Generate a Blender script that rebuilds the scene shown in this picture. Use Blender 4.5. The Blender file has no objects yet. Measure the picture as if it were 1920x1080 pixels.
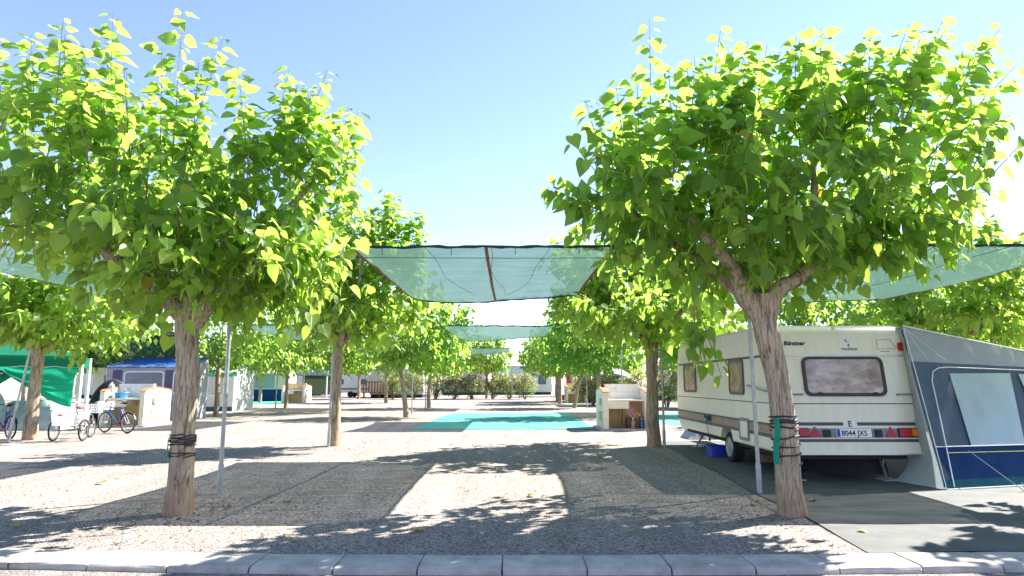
import bpy, bmesh, math, random
import numpy as np
from mathutils import Vector, Matrix, noise

# ------------------------------------------------------------------ camera, world, sun, exposure
S = bpy.context.scene
C = S.collection
R = math.radians
cam = bpy.data.cameras.new('camera')
camo = bpy.data.objects.new('camera', cam)
C.objects.link(camo)
camo.location = (0, 0, 1.6)
camo.rotation_euler = (R(98.2), 0, 0)
cam.sensor_width = 36
cam.lens = 36 * 1233 / 1920
cam.clip_end = 2000
cam.clip_start = 0.1
S.camera = camo

SUN = Vector((0.85, 0.55, 1.0)).normalized()          # towards the sun
sun_el = math.asin(SUN.z)
sun_az = math.atan2(SUN.x, SUN.y)
w = bpy.data.worlds.new('World')
S.world = w
w.use_nodes = True
nt = w.node_tree
bg = nt.nodes['Background']
sky = nt.nodes.new('ShaderNodeTexSky')
sky.sky_type = 'NISHITA'
sky.sun_disc = False
sky.sun_elevation = sun_el
sky.sun_rotation = sun_az
sky.air_density = 1.0
sky.dust_density = 0.0
sky.ozone_density = 3.0
mixs = nt.nodes.new('ShaderNodeMix')
mixs.data_type = 'RGBA'
mixs.blend_type = 'MULTIPLY'
mixs.inputs[0].default_value = 1
mixs.inputs[7].default_value = (1.10, 0.965, 1.03, 1)
nt.links.new(sky.outputs[0], mixs.inputs[6])
nt.links.new(mixs.outputs[2], bg.inputs[0])
bg.inputs[1].default_value = 0.082
sl = bpy.data.lights.new('sun', 'SUN')
sl.energy = 5.0
sl.angle = R(0.53)
sl.color = (1, 0.945, 0.87)
so = bpy.data.objects.new('sun', sl)
C.objects.link(so)
so.rotation_euler = SUN.to_track_quat('Z', 'Y').to_euler()
S.view_settings.view_transform = 'Standard'
S.view_settings.look = 'None'
S.view_settings.gamma = 1
S.view_settings.use_curve_mapping = False
S.view_settings.exposure = 2.0
S.cycles.diffuse_bounces = 8
S.cycles.transparent_max_bounces = 16

# ------------------------------------------------------------------ helpers
WL = {}

def tag(o, label=None, cat=None, group=None, kind=None):
    if label: o['label'] = label
    if cat: o['category'] = cat
    if group: o['group'] = group
    if kind: o['kind'] = kind
    return o

def thing(name, label, cat, loc, group=None):
    o = bpy.data.objects.new(name, None)
    o.empty_display_size = 0.2
    C.objects.link(o)
    o.location = loc
    WL[o] = Vector(loc)
    return tag(o, label, cat, group)

class MB:
    def __init__(s):
        s.v = []; s.f = []
    def add(s, vs, fs):
        n = len(s.v)
        s.v.extend([tuple(p) for p in vs])
        s.f.extend([tuple(i + n for i in f) for f in fs])
        return s
    def box(s, x0, x1, y0, y1, z0, z1, c=0.0):
        if c <= 0:
            vs = [(x, y, z) for z in (z0, z1) for y in (y0, y1) for x in (x0, x1)]
            return s.add(vs, [(0, 2, 3, 1), (4, 5, 7, 6), (0, 1, 5, 4), (2, 6, 7, 3), (0, 4, 6, 2), (1, 3, 7, 5)])
        bm = bmesh.new()
        bmesh.ops.create_cube(bm, size=1)
        for p in bm.verts:
            p.co = Vector(((x0 + x1) / 2 + p.co.x * (x1 - x0), (y0 + y1) / 2 + p.co.y * (y1 - y0), (z0 + z1) / 2 + p.co.z * (z1 - z0)))
        bmesh.ops.bevel(bm, geom=bm.edges[:], offset=c, segments=1, affect='EDGES')
        s.bm(bm)
        return s
    def bm(s, bm):
        bm.verts.index_update()
        s.add([v.co.copy() for v in bm.verts], [tuple(v.index for v in f.verts) for f in bm.faces])
        bm.free()
    def tube(s, pts, rad, n=8, caps=True):
        pts = [Vector(p) for p in pts]
        if not hasattr(rad, '__len__'): rad = [rad] * len(pts)
        base = len(s.v)
        prev = None
        for i, p in enumerate(pts):
            t = (pts[min(i + 1, len(pts) - 1)] - pts[max(i - 1, 0)]).normalized()
            if prev is None:
                a = Vector((0, 0, 1)) if abs(t.z) < 0.9 else Vector((1, 0, 0))
                u = t.cross(a).normalized()
            else:
                u = (prev - t * prev.dot(t)).normalized()
            prev = u
            vv = t.cross(u)
            for k in range(n):
                a = 2 * math.pi * k / n
                s.v.append(tuple(p + (u * math.cos(a) + vv * math.sin(a)) * rad[i]))
        for i in range(len(pts) - 1):
            for k in range(n):
                a = base + i * n + k; b = base + i * n + (k + 1) % n
                s.f.append((a, b, b + n, a + n))
        if caps:
            s.f.append(tuple(base + k for k in range(n))[::-1])
            s.f.append(tuple(base + (len(pts) - 1) * n + k for k in range(n)))
        return s
    def ring(s, c, axis, R0, r, n=28, m=8):
        axis = Vector(axis).normalized(); c = Vector(c)
        a = Vector((0, 0, 1)) if abs(axis.z) < 0.9 else Vector((1, 0, 0))
        u = axis.cross(a).normalized(); v2 = axis.cross(u)
        base = len(s.v)
        for i in range(n):
            t = 2 * math.pi * i / n
            d = u * math.cos(t) + v2 * math.sin(t)
            for k in range(m):
                q = 2 * math.pi * k / m
                s.v.append(tuple(c + d * (R0 + r * math.cos(q)) + axis * r * math.sin(q)))
        for i in range(n):
            for k in range(m):
                s.f.append((base + i * m + k, base + i * m + (k + 1) % m, base + ((i + 1) % n) * m + (k + 1) % m, base + ((i + 1) % n) * m + k))
        return s
    def disc(s, c, axis, r, th, n=20):
        axis = Vector(axis).normalized()
        return s.tube([Vector(c) - axis * th / 2, Vector(c) + axis * th / 2], r, n)
    def prism(s, poly, F, z0, z1):
        """poly: 2D points in frame F (Matrix), extruded from z0 to z1 (z = outward)."""
        n = len(poly)
        vs = [F @ Vector((p[0], p[1], z0)) for p in poly] + [F @ Vector((p[0], p[1], z1)) for p in poly]
        fs = [tuple(range(n))[::-1], tuple(range(n, 2 * n))] + [(i, (i + 1) % n, n + (i + 1) % n, n + i) for i in range(n)]
        return s.add(vs, fs)
    def frame(s, outer, inner, F, z0, z1):
        n = len(outer)
        vs = [F @ Vector((p[0], p[1], z)) for z in (z0, z1) for L in (outer, inner) for p in L]
        fs = []
        for i in range(n):
            j = (i + 1) % n
            o0, o1, i0, i1 = i, j, n + i, n + j
            fs += [(2 * n + o0, 2 * n + o1, 2 * n + i1, 2 * n + i0), (o0, o1, 2 * n + o1, 2 * n + o0), (i1, i0, 2 * n + i0, 2 * n + i1), (o1, o0, i0, i1)]
        return s.add(vs, fs)
    def grid(s, fn, nu, nv):
        base = len(s.v)
        for j in range(nv + 1):
            for i in range(nu + 1):
                s.v.append(tuple(fn(i / nu, j / nv)))
        for j in range(nv):
            for i in range(nu):
                a = base + j * (nu + 1) + i
                s.f.append((a, a + 1, a + nu + 2, a + nu + 1))
        return s
    def xf(s, M):
        s.v = [tuple(M @ Vector(p)) for p in s.v]
        return s
    def build(s, name, m, parent=None, smooth=False, origin=None, kind=None, label=None, angle=40):
        if parent is not None:
            off = WL[parent]
        elif origin is not None:
            off = Vector(origin)
        else:
            a = np.array(s.v)
            mn, mx = a.min(0), a.max(0)
            off = Vector(((mn[0] + mx[0]) / 2, (mn[1] + mx[1]) / 2, mn[2]))
        me = bpy.data.meshes.new(name)
        me.from_pydata([(p[0] - off.x, p[1] - off.y, p[2] - off.z) for p in s.v], [], s.f)
        if smooth:
            me.shade_smooth()
            me.set_sharp_from_angle(angle=R(angle))
        if m: me.materials.append(m)
        o = bpy.data.objects.new(name, me)
        C.objects.link(o)
        if parent is not None:
            o.parent = parent
        else:
            o.location = off
        WL[o] = Vector(off)
        if kind: o['kind'] = kind
        if label: o['label'] = label
        return o

def kids(o): return [c for c in bpy.data.objects if c.parent == o]

def copy_tree(o, parent=None, loc=None, label=None):
    c = o.copy(); C.objects.link(c)
    if parent is not None: c.parent = parent
    if loc is not None:
        c.location = loc; WL[c] = Vector(loc)
    if label: c['label'] = label
    for ch in CH[o.name] if o.name in CH else kids(o):
        copy_tree(ch, c)
    return c
CH = {}

def rrect(x0, y0, x1, y1, r, n=4):
    pts = []
    for cx, cy, a0 in ((x1 - r, y1 - r, 0), (x0 + r, y1 - r, 90), (x0 + r, y0 + r, 180), (x1 - r, y0 + r, 270)):
        for k in range(n + 1):
            a = R(a0 + 90 * k / n)
            pts.append((cx + r * math.cos(a), cy + r * math.sin(a)))
    return pts

def fr(o, x, y):
    x = Vector(x).normalized(); y = Vector(y); y = (y - x * y.dot(x)).normalized(); z = x.cross(y)
    M = Matrix((x, y, z)).transposed().to_4x4(); M.translation = Vector(o)
    return M

def text(body, size, F, m, parent, name='lettering', shear=0, bold=0.0, z=0.003, align='LEFT', sx=1):
    cu = bpy.data.curves.new(name, 'FONT')
    cu.body = body; cu.size = size; cu.shear = shear; cu.offset = bold; cu.extrude = 0.0012; cu.align_x = align; cu.resolution_u = 3
    o = bpy.data.objects.new(name, cu); C.objects.link(o)
    dg = bpy.context.evaluated_depsgraph_get()
    me = bpy.data.meshes.new_from_object(o.evaluated_get(dg))
    bpy.data.objects.remove(o); bpy.data.curves.remove(cu)
    me.name = name
    T = Matrix.Translation(-WL[parent]) @ F @ Matrix.Translation((0, 0, z)) @ Matrix.Diagonal((sx, 1, 1, 1))
    me.transform(T)
    me.materials.clear(); me.materials.append(m)
    p = bpy.data.objects.new(name, me); C.objects.link(p); p.parent = parent
    WL[p] = WL[parent]
    return p

# ------------------------------------------------------------------ materials
def mat(name, col, rough=0.6, var=0.2, scale=6, bump=0.0, bscale=60, metal=0.0, spec=0.4, col2=None, stretch=(1, 1, 1), objrand=0.0):
    m = bpy.data.materials.new(name); m.use_nodes = True
    n = m.node_tree.nodes; l = m.node_tree.links
    b = n['Principled BSDF']
    tc = n.new('ShaderNodeTexCoord'); mp = n.new('ShaderNodeMapping'); mp.inputs['Scale'].default_value = stretch
    l.new(tc.outputs['Object'], mp.inputs[0])
    nz = n.new('ShaderNodeTexNoise'); nz.inputs['Scale'].default_value = scale; nz.inputs['Detail'].default_value = 6; nz.inputs['Roughness'].default_value = 0.65
    l.new(mp.outputs[0], nz.inputs[0])
    rp = n.new('ShaderNodeValToRGB')
    c2 = col2 or tuple(max(0, c * (1 - var)) for c in col)
    rp.color_ramp.elements[0].position = 0.35; rp.color_ramp.elements[1].position = 0.65
    rp.color_ramp.elements[0].color = (*c2, 1); rp.color_ramp.elements[1].color = (*col, 1)
    l.new(nz.outputs[0], rp.inputs[0])
    out = rp.outputs[0]
    if objrand:
        oi = n.new('ShaderNodeObjectInfo'); hs = n.new('ShaderNodeHueSaturation'); mr = n.new('ShaderNodeMapRange')
        mr.inputs['To Min'].default_value = 1 - objrand; mr.inputs['To Max'].default_value = 1 + objrand
        l.new(oi.outputs['Random'], mr.inputs[0]); l.new(mr.outputs[0], hs.inputs['Value']); l.new(out, hs.inputs['Color']); out = hs.outputs[0]
    l.new(out, b.inputs['Base Color'])
    b.inputs['Roughness'].default_value = rough; b.inputs['Metallic'].default_value = metal
    b.inputs['Specular IOR Level'].default_value = spec
    if bump:
        nb = n.new('ShaderNodeTexNoise'); nb.inputs['Scale'].default_value = bscale; nb.inputs['Detail'].default_value = 5
        l.new(mp.outputs[0], nb.inputs[0])
        bp = n.new('ShaderNodeBump'); bp.inputs['Strength'].default_value = bump; bp.inputs['Distance'].default_value = 0.02
        l.new(nb.outputs[0], bp.inputs['Height']); l.new(bp.outputs[0], b.inputs['Normal'])
    return m

def gravel_mat(name, dark, light, scale, tintA, tintB):
    m = bpy.data.materials.new(name); m.use_nodes = True
    n = m.node_tree.nodes; l = m.node_tree.links; b = n['Principled BSDF']
    tc = n.new('ShaderNodeTexCoord')
    vo = n.new('ShaderNodeTexVoronoi'); vo.inputs['Scale'].default_value = scale
    l.new(tc.outputs['Object'], vo.inputs['Vector'])
    rp = n.new('ShaderNodeValToRGB')
    el = rp.color_ramp.elements
    el[0].position = 0.05; el[0].color = (*dark, 1); el[1].position = 0.95; el[1].color = (*light, 1)
    sx = n.new('ShaderNodeSeparateColor'); l.new(vo.outputs['Color'], sx.inputs[0]); l.new(sx.outputs[0], rp.inputs[0])
    nz = n.new('ShaderNodeTexNoise'); nz.inputs['Scale'].default_value = 0.35; nz.inputs['Detail'].default_value = 8; nz.inputs['Roughness'].default_value = 0.6
    l.new(tc.outputs['Object'], nz.inputs[0])
    mx = n.new('ShaderNodeMix'); mx.data_type = 'RGBA'; mx.blend_type = 'MIX'
    mx.inputs[6].default_value = (*tintA, 1); mx.inputs[7].default_value = (*tintB, 1)
    r2 = n.new('ShaderNodeMapRange'); r2.inputs['From Min'].default_value = 0.35; r2.inputs['From Max'].default_value = 0.65
    l.new(nz.outputs[0], r2.inputs[0]); l.new(r2.outputs[0], mx.inputs[0])
    # patches swept bare, wheel ruts running along the pitch
    nr = n.new('ShaderNodeTexNoise'); nr.inputs['Scale'].default_value = 1.1; nr.inputs['Detail'].default_value = 7; nr.inputs['Roughness'].default_value = 0.7
    mpr = n.new('ShaderNodeMapping'); mpr.inputs['Scale'].default_value = (1.6, 0.22, 1); mpr.inputs['Rotation'].default_value = (0, 0, 0.25)
    l.new(tc.outputs['Object'], mpr.inputs[0]); l.new(mpr.outputs[0], nr.inputs[0])
    rr = n.new('ShaderNodeMapRange'); rr.inputs['From Min'].default_value = 0.35; rr.inputs['From Max'].default_value = 0.65; rr.inputs['To Min'].default_value = 0.74; rr.inputs['To Max'].default_value = 1.12
    l.new(nr.outputs[0], rr.inputs[0])
    mu = n.new('ShaderNodeMix'); mu.data_type = 'RGBA'; mu.blend_type = 'MULTIPLY'; mu.inputs[0].default_value = 1
    vs_ = n.new('ShaderNodeVectorMath'); vs_.operation = 'SCALE'
    l.new(mx.outputs[2], vs_.inputs[0]); l.new(rr.outputs[0], vs_.inputs['Scale'])
    l.new(rp.outputs[0], mu.inputs[6]); l.new(vs_.outputs[0], mu.inputs[7])
    l.new(mu.outputs[2], b.inputs['Base Color'])
    b.inputs['Roughness'].default_value = 0.9; b.inputs['Specular IOR Level'].default_value = 0.15
    bp = n.new('ShaderNodeBump'); bp.inputs['Strength'].default_value = 0.75; bp.inputs['Distance'].default_value = 0.012; bp.invert = True
    l.new(vo.outputs['Distance'], bp.inputs['Height'])
    n2 = n.new('ShaderNodeTexNoise'); n2.inputs['Scale'].default_value = 4; n2.inputs['Detail'].default_value = 6
    l.new(tc.outputs['Object'], n2.inputs[0])
    b2 = n.new('ShaderNodeBump'); b2.inputs['Strength'].default_value = 0.35; b2.inputs['Distance'].default_value = 0.08
    l.new(n2.outputs[0], b2.inputs['Height']); l.new(bp.outputs[0], b2.inputs['Normal']); l.new(b2.outputs[0], b.inputs['Normal'])
    return m

def leaf_mat(name, dif, dif2, tra, rough=0.38, tmix=0.5, veins=True, yellow=True):
    m = bpy.data.materials.new(name); m.use_nodes = True
    n = m.node_tree.nodes; l = m.node_tree.links; b = n['Principled BSDF']; out = n['Material Output']
    oi = n.new('ShaderNodeObjectInfo'); ge = n.new('ShaderNodeNewGeometry')
    ad = n.new('ShaderNodeMath'); ad.operation = 'ADD'; fc = n.new('ShaderNodeMath'); fc.operation = 'FRACT'
    l.new(oi.outputs['Random'], ad.inputs[0]); l.new(ge.outputs['Random Per Island'], ad.inputs[1]); l.new(ad.outputs[0], fc.inputs[0])
    rp = n.new('ShaderNodeValToRGB'); e = rp.color_ramp.elements
    e[0].position = 0; e[0].color = (*dif2, 1); e[1].position = 0.97; e[1].color = (*dif, 1)
    rt = n.new('ShaderNodeValToRGB'); f = rt.color_ramp.elements
    f[0].position = 0; f[0].color = (tra[0] * 0.6, tra[1] * 0.72, tra[2] * 0.7, 1); f[1].position = 0.97; f[1].color = (*tra, 1)
    if yellow:
        x = rp.color_ramp.elements.new(0.9970); x.color = (*dif, 1)
        x = rp.color_ramp.elements.new(0.9982); x.color = (0.32, 0.20, 0.02, 1)
        x = rt.color_ramp.elements.new(0.9970); x.color = (*tra, 1)
        x = rt.color_ramp.elements.new(0.9982); x.color = (0.5, 0.30, 0.02, 1)
    l.new(fc.outputs[0], rp.inputs[0]); l.new(fc.outputs[0], rt.inputs[0])
    cd, ct = rp.outputs[0], rt.outputs[0]
    if veins:
        uv = n.new('ShaderNodeUVMap'); sp = n.new('ShaderNodeSeparateXYZ'); l.new(uv.outputs[0], sp.inputs[0])
        av = n.new('ShaderNodeMath'); av.operation = 'ABSOLUTE'; l.new(sp.outputs[1], av.inputs[0])
        # side veins: sin((u - 0.8|v|) * k); midrib: |v| small
        m1 = n.new('ShaderNodeMath'); m1.operation = 'MULTIPLY_ADD'; m1.inputs[1].default_value = -0.8; l.new(av.outputs[0], m1.inputs[0]); l.new(sp.outputs[0], m1.inputs[2])
        m2 = n.new('ShaderNodeMath'); m2.operation = 'MULTIPLY'; m2.inputs[1].default_value = 38; l.new(m1.outputs[0], m2.inputs[0])
        sn = n.new('ShaderNodeMath'); sn.operation = 'SINE'; l.new(m2.outputs[0], sn.inputs[0])
        g1 = n.new('ShaderNodeMapRange'); g1.inputs['From Min'].default_value = 0.75; g1.inputs['From Max'].default_value = 1.0; g1.inputs['To Max'].default_value = 0.35; l.new(sn.outputs[0], g1.inputs[0])
        g2 = n.new('ShaderNodeMapRange'); g2.inputs['From Min'].default_value = 0.035; g2.inputs['From Max'].default_value = 0.01; g2.inputs['To Max'].default_value = 0.5; l.new(av.outputs[0], g2.inputs[0])
        mxm = n.new('ShaderNodeMath'); mxm.operation = 'MAXIMUM'; l.new(g1.outputs[0], mxm.inputs[0]); l.new(g2.outputs[0], mxm.inputs[1])
        mv = n.new('ShaderNodeMix'); mv.data_type = 'RGBA'; l.new(mxm.outputs[0], mv.inputs[0]); l.new(cd, mv.inputs[6]); mv.inputs[7].default_value = (0.20, 0.27, 0.08, 1)
        cd = mv.outputs[2]
        bp = n.new('ShaderNodeBump'); bp.inputs['Strength'].default_value = 0.5; bp.inputs['Distance'].default_value = 0.01; bp.invert = True
        l.new(mxm.outputs[0], bp.inputs['Height']); l.new(bp.outputs[0], b.inputs['Normal'])
    l.new(cd, b.inputs['Base Color'])
    b.inputs['Roughness'].default_value = rough; b.inputs['Specular IOR Level'].default_value = 0.45
    tr = n.new('ShaderNodeBsdfTranslucent'); l.new(ct, tr.inputs[0])
    ms = n.new('ShaderNodeMixShader'); ms.inputs[0].default_value = tmix
    l.new(b.outputs[0], ms.inputs[1]); l.new(tr.outputs[0], ms.inputs[2]); l.new(ms.outputs[0], out.inputs[0])
    return m

def cloth_mat(name, col, trans=0.0, transl=0.4, var=0.2, scale=5, weave=0.0, tcol=None, stretch=(1, 1, 1)):
    m = mat(name, col, 0.75, var, scale, bump=0.25, bscale=30, spec=0.2, stretch=stretch)
    n = m.node_tree.nodes; l = m.node_tree.links; b = n['Principled BSDF']; out = n['Material Output']
    sh = b.outputs[0]
    if transl:
        tr = n.new('ShaderNodeBsdfTranslucent'); tr.inputs[0].default_value = (*(tcol or col), 1)
        ms = n.new('ShaderNodeMixShader'); ms.inputs[0].default_value = transl
        l.new(sh, ms.inputs[1]); l.new(tr.outputs[0], ms.inputs[2]); sh = ms.outputs[0]
    if trans:
        tp = n.new('ShaderNodeBsdfTransparent')
        m2 = n.new('ShaderNodeMixShader'); m2.inputs[0].default_value = trans
        l.new(sh, m2.inputs[1]); l.new(tp.outputs[0], m2.inputs[2]); sh = m2.outputs[0]
        if weave:
            nz = n.new('ShaderNodeTexNoise'); nz.inputs['Scale'].default_value = 1.3; nz.inputs['Detail'].default_value = 4
            tc = n.new('ShaderNodeTexCoord'); mp = n.new('ShaderNodeMapping'); mp.inputs['Scale'].default_value = (0.6, 6, 1)
            l.new(tc.outputs['Object'], mp.inputs[0]); l.new(mp.outputs[0], nz.inputs[0])
            mr = n.new('ShaderNodeMapRange'); mr.inputs['From Min'].default_value = .3; mr.inputs['From Max'].default_value = .7
            mr.inputs['To Min'].default_value = trans - weave; mr.inputs['To Max'].default_value = trans + weave
            l.new(nz.outputs[0], mr.inputs[0]); l.new(mr.outputs[0], m2.inputs[0])
    l.new(sh, out.inputs[0])
    return m

def bark_mat():
    m = bpy.data.materials.new('mulberry bark'); m.use_nodes = True
    n = m.node_tree.nodes; l = m.node_tree.links; b = n['Principled BSDF']
    tc = n.new('ShaderNodeTexCoord'); mp = n.new('ShaderNodeMapping'); mp.inputs['Scale'].default_value = (22, 22, 2.6)
    l.new(tc.outputs['Object'], mp.inputs[0])
    n1 = n.new('ShaderNodeTexNoise'); n1.inputs['Scale'].default_value = 1.4; n1.inputs['Detail'].default_value = 8; n1.inputs['Roughness'].default_value = 0.7; n1.inputs['Distortion'].default_value = 0.6
    l.new(mp.outputs[0], n1.inputs[0])
    rp = n.new('ShaderNodeValToRGB'); e = rp.color_ramp.elements
    e[0].position = 0.39; e[0].color = (0.17, 0.132, 0.10, 1); e[1].position = 0.53; e[1].color = (0.50, 0.42, 0.325, 1)
    l.new(n1.outputs[0], rp.inputs[0])
    n2 = n.new('ShaderNodeTexNoise'); n2.inputs['Scale'].default_value = 2.2; n2.inputs['Detail'].default_value = 4; l.new(tc.outputs['Object'], n2.inputs[0])
    mx = n.new('ShaderNodeMix'); mx.data_type = 'RGBA'; mx.blend_type = 'MULTIPLY'; mx.inputs[0].default_value = 0.6
    r2 = n.new('ShaderNodeValToRGB'); r2.color_ramp.elements[0].position = .3; r2.color_ramp.elements[1].position = .7
    r2.color_ramp.elements[0].color = (0.62, 0.55, 0.48, 1); r2.color_ramp.elements[1].color = (1, 0.97, 0.9, 1)
    l.new(n2.outputs[0], r2.inputs[0]); l.new(rp.outputs[0], mx.inputs[6]); l.new(r2.outputs[0], mx.inputs[7]); l.new(mx.outputs[2], b.inputs['Base Color'])
    # reddish soil splashed on the foot of the trunk
    sp = n.new('ShaderNodeSeparateXYZ'); l.new(tc.outputs['Object'], sp.inputs[0])
    mr = n.new('ShaderNodeMapRange'); mr.inputs['From Min'].default_value = 0.45; mr.inputs['From Max'].default_value = 0.0; mr.inputs['To Max'].default_value = 0.55
    l.new(sp.outputs[2], mr.inputs[0])
    m3 = n.new('ShaderNodeMix'); m3.data_type = 'RGBA'; m3.inputs[7].default_value = (0.40, 0.23, 0.13, 1)
    l.new(mr.outputs[0], m3.inputs[0]); l.new(mx.outputs[2], m3.inputs[6]); l.new(m3.outputs[2], b.inputs['Base Color'])
    b.inputs['Roughness'].default_value = 0.88; b.inputs['Specular IOR Level'].default_value = 0.2
    bp = n.new('ShaderNodeBump'); bp.inputs['Strength'].default_value = 1.0; bp.inputs['Distance'].default_value = 0.035
    l.new(n1.outputs[0], bp.inputs['Height']); l.new(bp.outputs[0], b.inputs['Normal'])
    return m

BARK = bark_mat()
TWIG = mat('green brown twig', (0.20, 0.17, 0.09), 0.7)
LEAF = leaf_mat('mulberry leaf', (0.085, 0.175, 0.028), (0.042, 0.11, 0.024), (0.51, 0.73, 0.10), tmix=0.68)
LEAFM = leaf_mat('mulberry leaf in the back rows', (0.09, 0.175, 0.028), (0.045, 0.115, 0.024), (0.46, 0.67, 0.10), veins=False, tmix=0.62)
OLE = leaf_mat('oleander leaf', (0.12, 0.20, 0.05), (0.07, 0.13, 0.035), (0.38, 0.56, 0.10), veins=False, yellow=False, tmix=0.5)
PINK = leaf_mat('oleander blossom', (0.62, 0.24, 0.24), (0.5, 0.14, 0.16), (0.75, 0.34, 0.34), veins=False, yellow=False, tmix=0.4)
GRAVEL = gravel_mat('gravel', (0.11, 0.107, 0.105), (0.47, 0.445, 0.42), 55, (0.96, 0.895, 0.86), (1.03, 0.89, 0.81))
ROADM = gravel_mat('gritty road', (0.15, 0.145, 0.14), (0.36, 0.34, 0.32), 70, (0.9, 0.86, 0.82), (1.0, 0.93, 0.87))
CONC = mat('kerb concrete', (0.50, 0.455, 0.40), 0.85, 0.35, 4, bump=0.3, bscale=90, objrand=0.07)
MORT = mat('mortar', (0.27, 0.24, 0.21), 0.95, 0.3, 20)
GALV = mat('galvanised steel', (0.42, 0.44, 0.45), 0.45, 0.3, 9, metal=0.55)
SAIL = cloth_mat('green shade net', (0.115, 0.20, 0.16), trans=0.11, transl=0.55, weave=0.05, tcol=(0.075, 0.145, 0.112), stretch=(1, 4, 1), var=0.3)
SAILD = cloth_mat('dark rolled net', (0.03, 0.07, 0.075), transl=0, var=0.5, scale=12)
STRAP = mat('red brown strap', (0.25, 0.12, 0.08), 0.8)
BLACK = mat('black rubber', (0.025, 0.025, 0.027), 0.6, 0.3)
WIRE = mat('steel wire', (0.12, 0.12, 0.13), 0.5, metal=0.5)
MATD = mat('dark grey woven mat', (0.115, 0.12, 0.115), 0.8, 0.3, 2.5, bump=0.35, bscale=160)
MATG = mat('turquoise ground sheet', (0.015, 0.33, 0.25), 0.8, 0.2, 0.9, bump=0.3, bscale=40, col2=(0.10, 0.31, 0.245))
MATG2 = mat('green ground sheet', (0.06, 0.36, 0.25), 0.85, 0.2, 2, bump=0.3)
CREAM = mat('cream caravan paint', (0.80, 0.74, 0.61), 0.32, 0.11, 1.6, bump=0.04, bscale=3, spec=0.5, stretch=(5, 5, .6))
WHITE = mat('white paint', (0.78, 0.78, 0.76), 0.5, 0.08, 4)
FOIL = mat('foil behind glass', (0.54, 0.40, 0.30), 0.18, 0.5, 3.0, bump=0.5, bscale=4.5, metal=0.5, col2=(0.26, 0.175, 0.14), stretch=(1, 1, 1.4))
DRUB = mat('dark window rubber', (0.04, 0.035, 0.035), 0.5)
STRIPE = mat('dark brown stripe', (0.085, 0.075, 0.075), 0.45)
BANDS = mat('brown side band', (0.33, 0.235, 0.18), 0.45, 0.2, 3, stretch=(1, 1, 6))
BANDR = mat('grey light band', (0.22, 0.23, 0.27), 0.45)
ALU = mat('aluminium trim', (0.6, 0.6, 0.58), 0.4, metal=0.7)
RED = mat('red lens', (0.50, 0.015, 0.015), 0.25, 0.3, 30)
ORANGE = mat('orange lens', (0.75, 0.22, 0.02), 0.3, 0.25, 30)
INK = mat('dark lettering', (0.02, 0.02, 0.025), 0.5)
PLATE = mat('plate white', (0.75, 0.76, 0.78), 0.4, 0.04)
BLUE = mat('blue plastic', (0.015, 0.05, 0.45), 0.4)
TYRE = mat('tyre', (0.02, 0.02, 0.02), 0.8, 0.3, 20)
UNDER = mat('underbody', (0.035, 0.035, 0.035), 0.8, 0.4)
STUCCO_BOUNCE = mat('cream stucco', (0.62, 0.46, 0.24), 0.85, 0.12, 3, bump=0.35, bscale=120)  # extra yellow in the colour stands for reflected light inside the sink blocks
STUCW = mat('whitewashed stucco', (0.76, 0.70, 0.58), 0.85, 0.10, 3, bump=0.3, bscale=120)
TILEW = mat('white glazed tile', (0.72, 0.70, 0.66), 0.3, 0.05, 5)
TERRA = mat('terracotta', (0.50, 0.20, 0.10), 0.8, 0.25, 8)

# ------------------------------------------------------------------ ground
def flat(name, x0, x1, y0, y1, z, m, nx=1, ny=1):
    mb = MB().grid(lambda u, v: (x0 + (x1 - x0) * u, y0 + (y1 - y0) * v, z), nx, ny)
    return tag(mb.build(name, m, origin=(0, 0, 0)), kind='structure')
flat('ground', -400, 400, 6.2, 700, 0, GRAVEL)
flat('road', -400, 400, -120, 6.6, -0.055, ROADM)

def kerb_y(x): return 6.42 + (0.0104 if x < 0 else 0.005) * x * x if abs(x) < 9 else kerb_y(8.99 * (1 if x > 0 else -1))
bed = MB().grid(lambda u, v: (-9 + 18 * u, kerb_y(-9 + 18 * u) - 0.41 + 0.40 * v, -0.012), 60, 1)
KERB = tag(bed.build('kerb', MORT, origin=(0, 0, 0)), kind='structure')
rng = random.Random(5)
x = -8.9
while x < 8.8:
    L = 0.735
    mb = MB()
    a, b = x, x + L - rng.uniform(0.005, 0.011)
    ya, yb = kerb_y(a), kerb_y(b)
    F = fr((a, ya, 0), (b - a, yb - ya, 0), (0, 0, 1))      # z axis points to the road
    dz = rng.uniform(-0.003, 0.004)
    d = 0.42
    prof = [(0.0, -0.14), (0.0, 0.008 + dz), (0.006, 0.013 + dz), (d - 0.035, 0.006 + dz), (d - 0.012, -0.004 + dz), (d, -0.022 + dz), (d + 0.004, -0.14)]
    n = len(prof); W = (Vector((b, yb, 0)) - Vector((a, ya, 0))).length
    e = 0.007
    vs = []
    for (uu, sh) in ((0, 1), (e, 0), (W * .2, 0), (W * .4, 0), (W * .6, 0), (W * .8, 0), (W - e, 0), (W, 1)):
        vs += [F @ Vector((uu, h - (e if sh and h > -0.1 else 0), p)) for p, h in prof]
    vs = [p + Vector((0, rng.uniform(-.004, .004), rng.uniform(-.003, .002) - (rng.uniform(.004, .014) if rng.random() < .07 else 0))) for p in vs]
    fs = [tuple(range(n)), tuple(range(7 * n, 8 * n))[::-1]]
    for q in range(7):
        for i in range(n):
            j = (i + 1) % n
            fs.append((q * n + i, q * n + n + i, q * n + n + j, q * n + j))
    mb.add(vs, fs)
    mb.build('kerb_stone', CONC, KERB, smooth=True, angle=30)
    x += L

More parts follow.
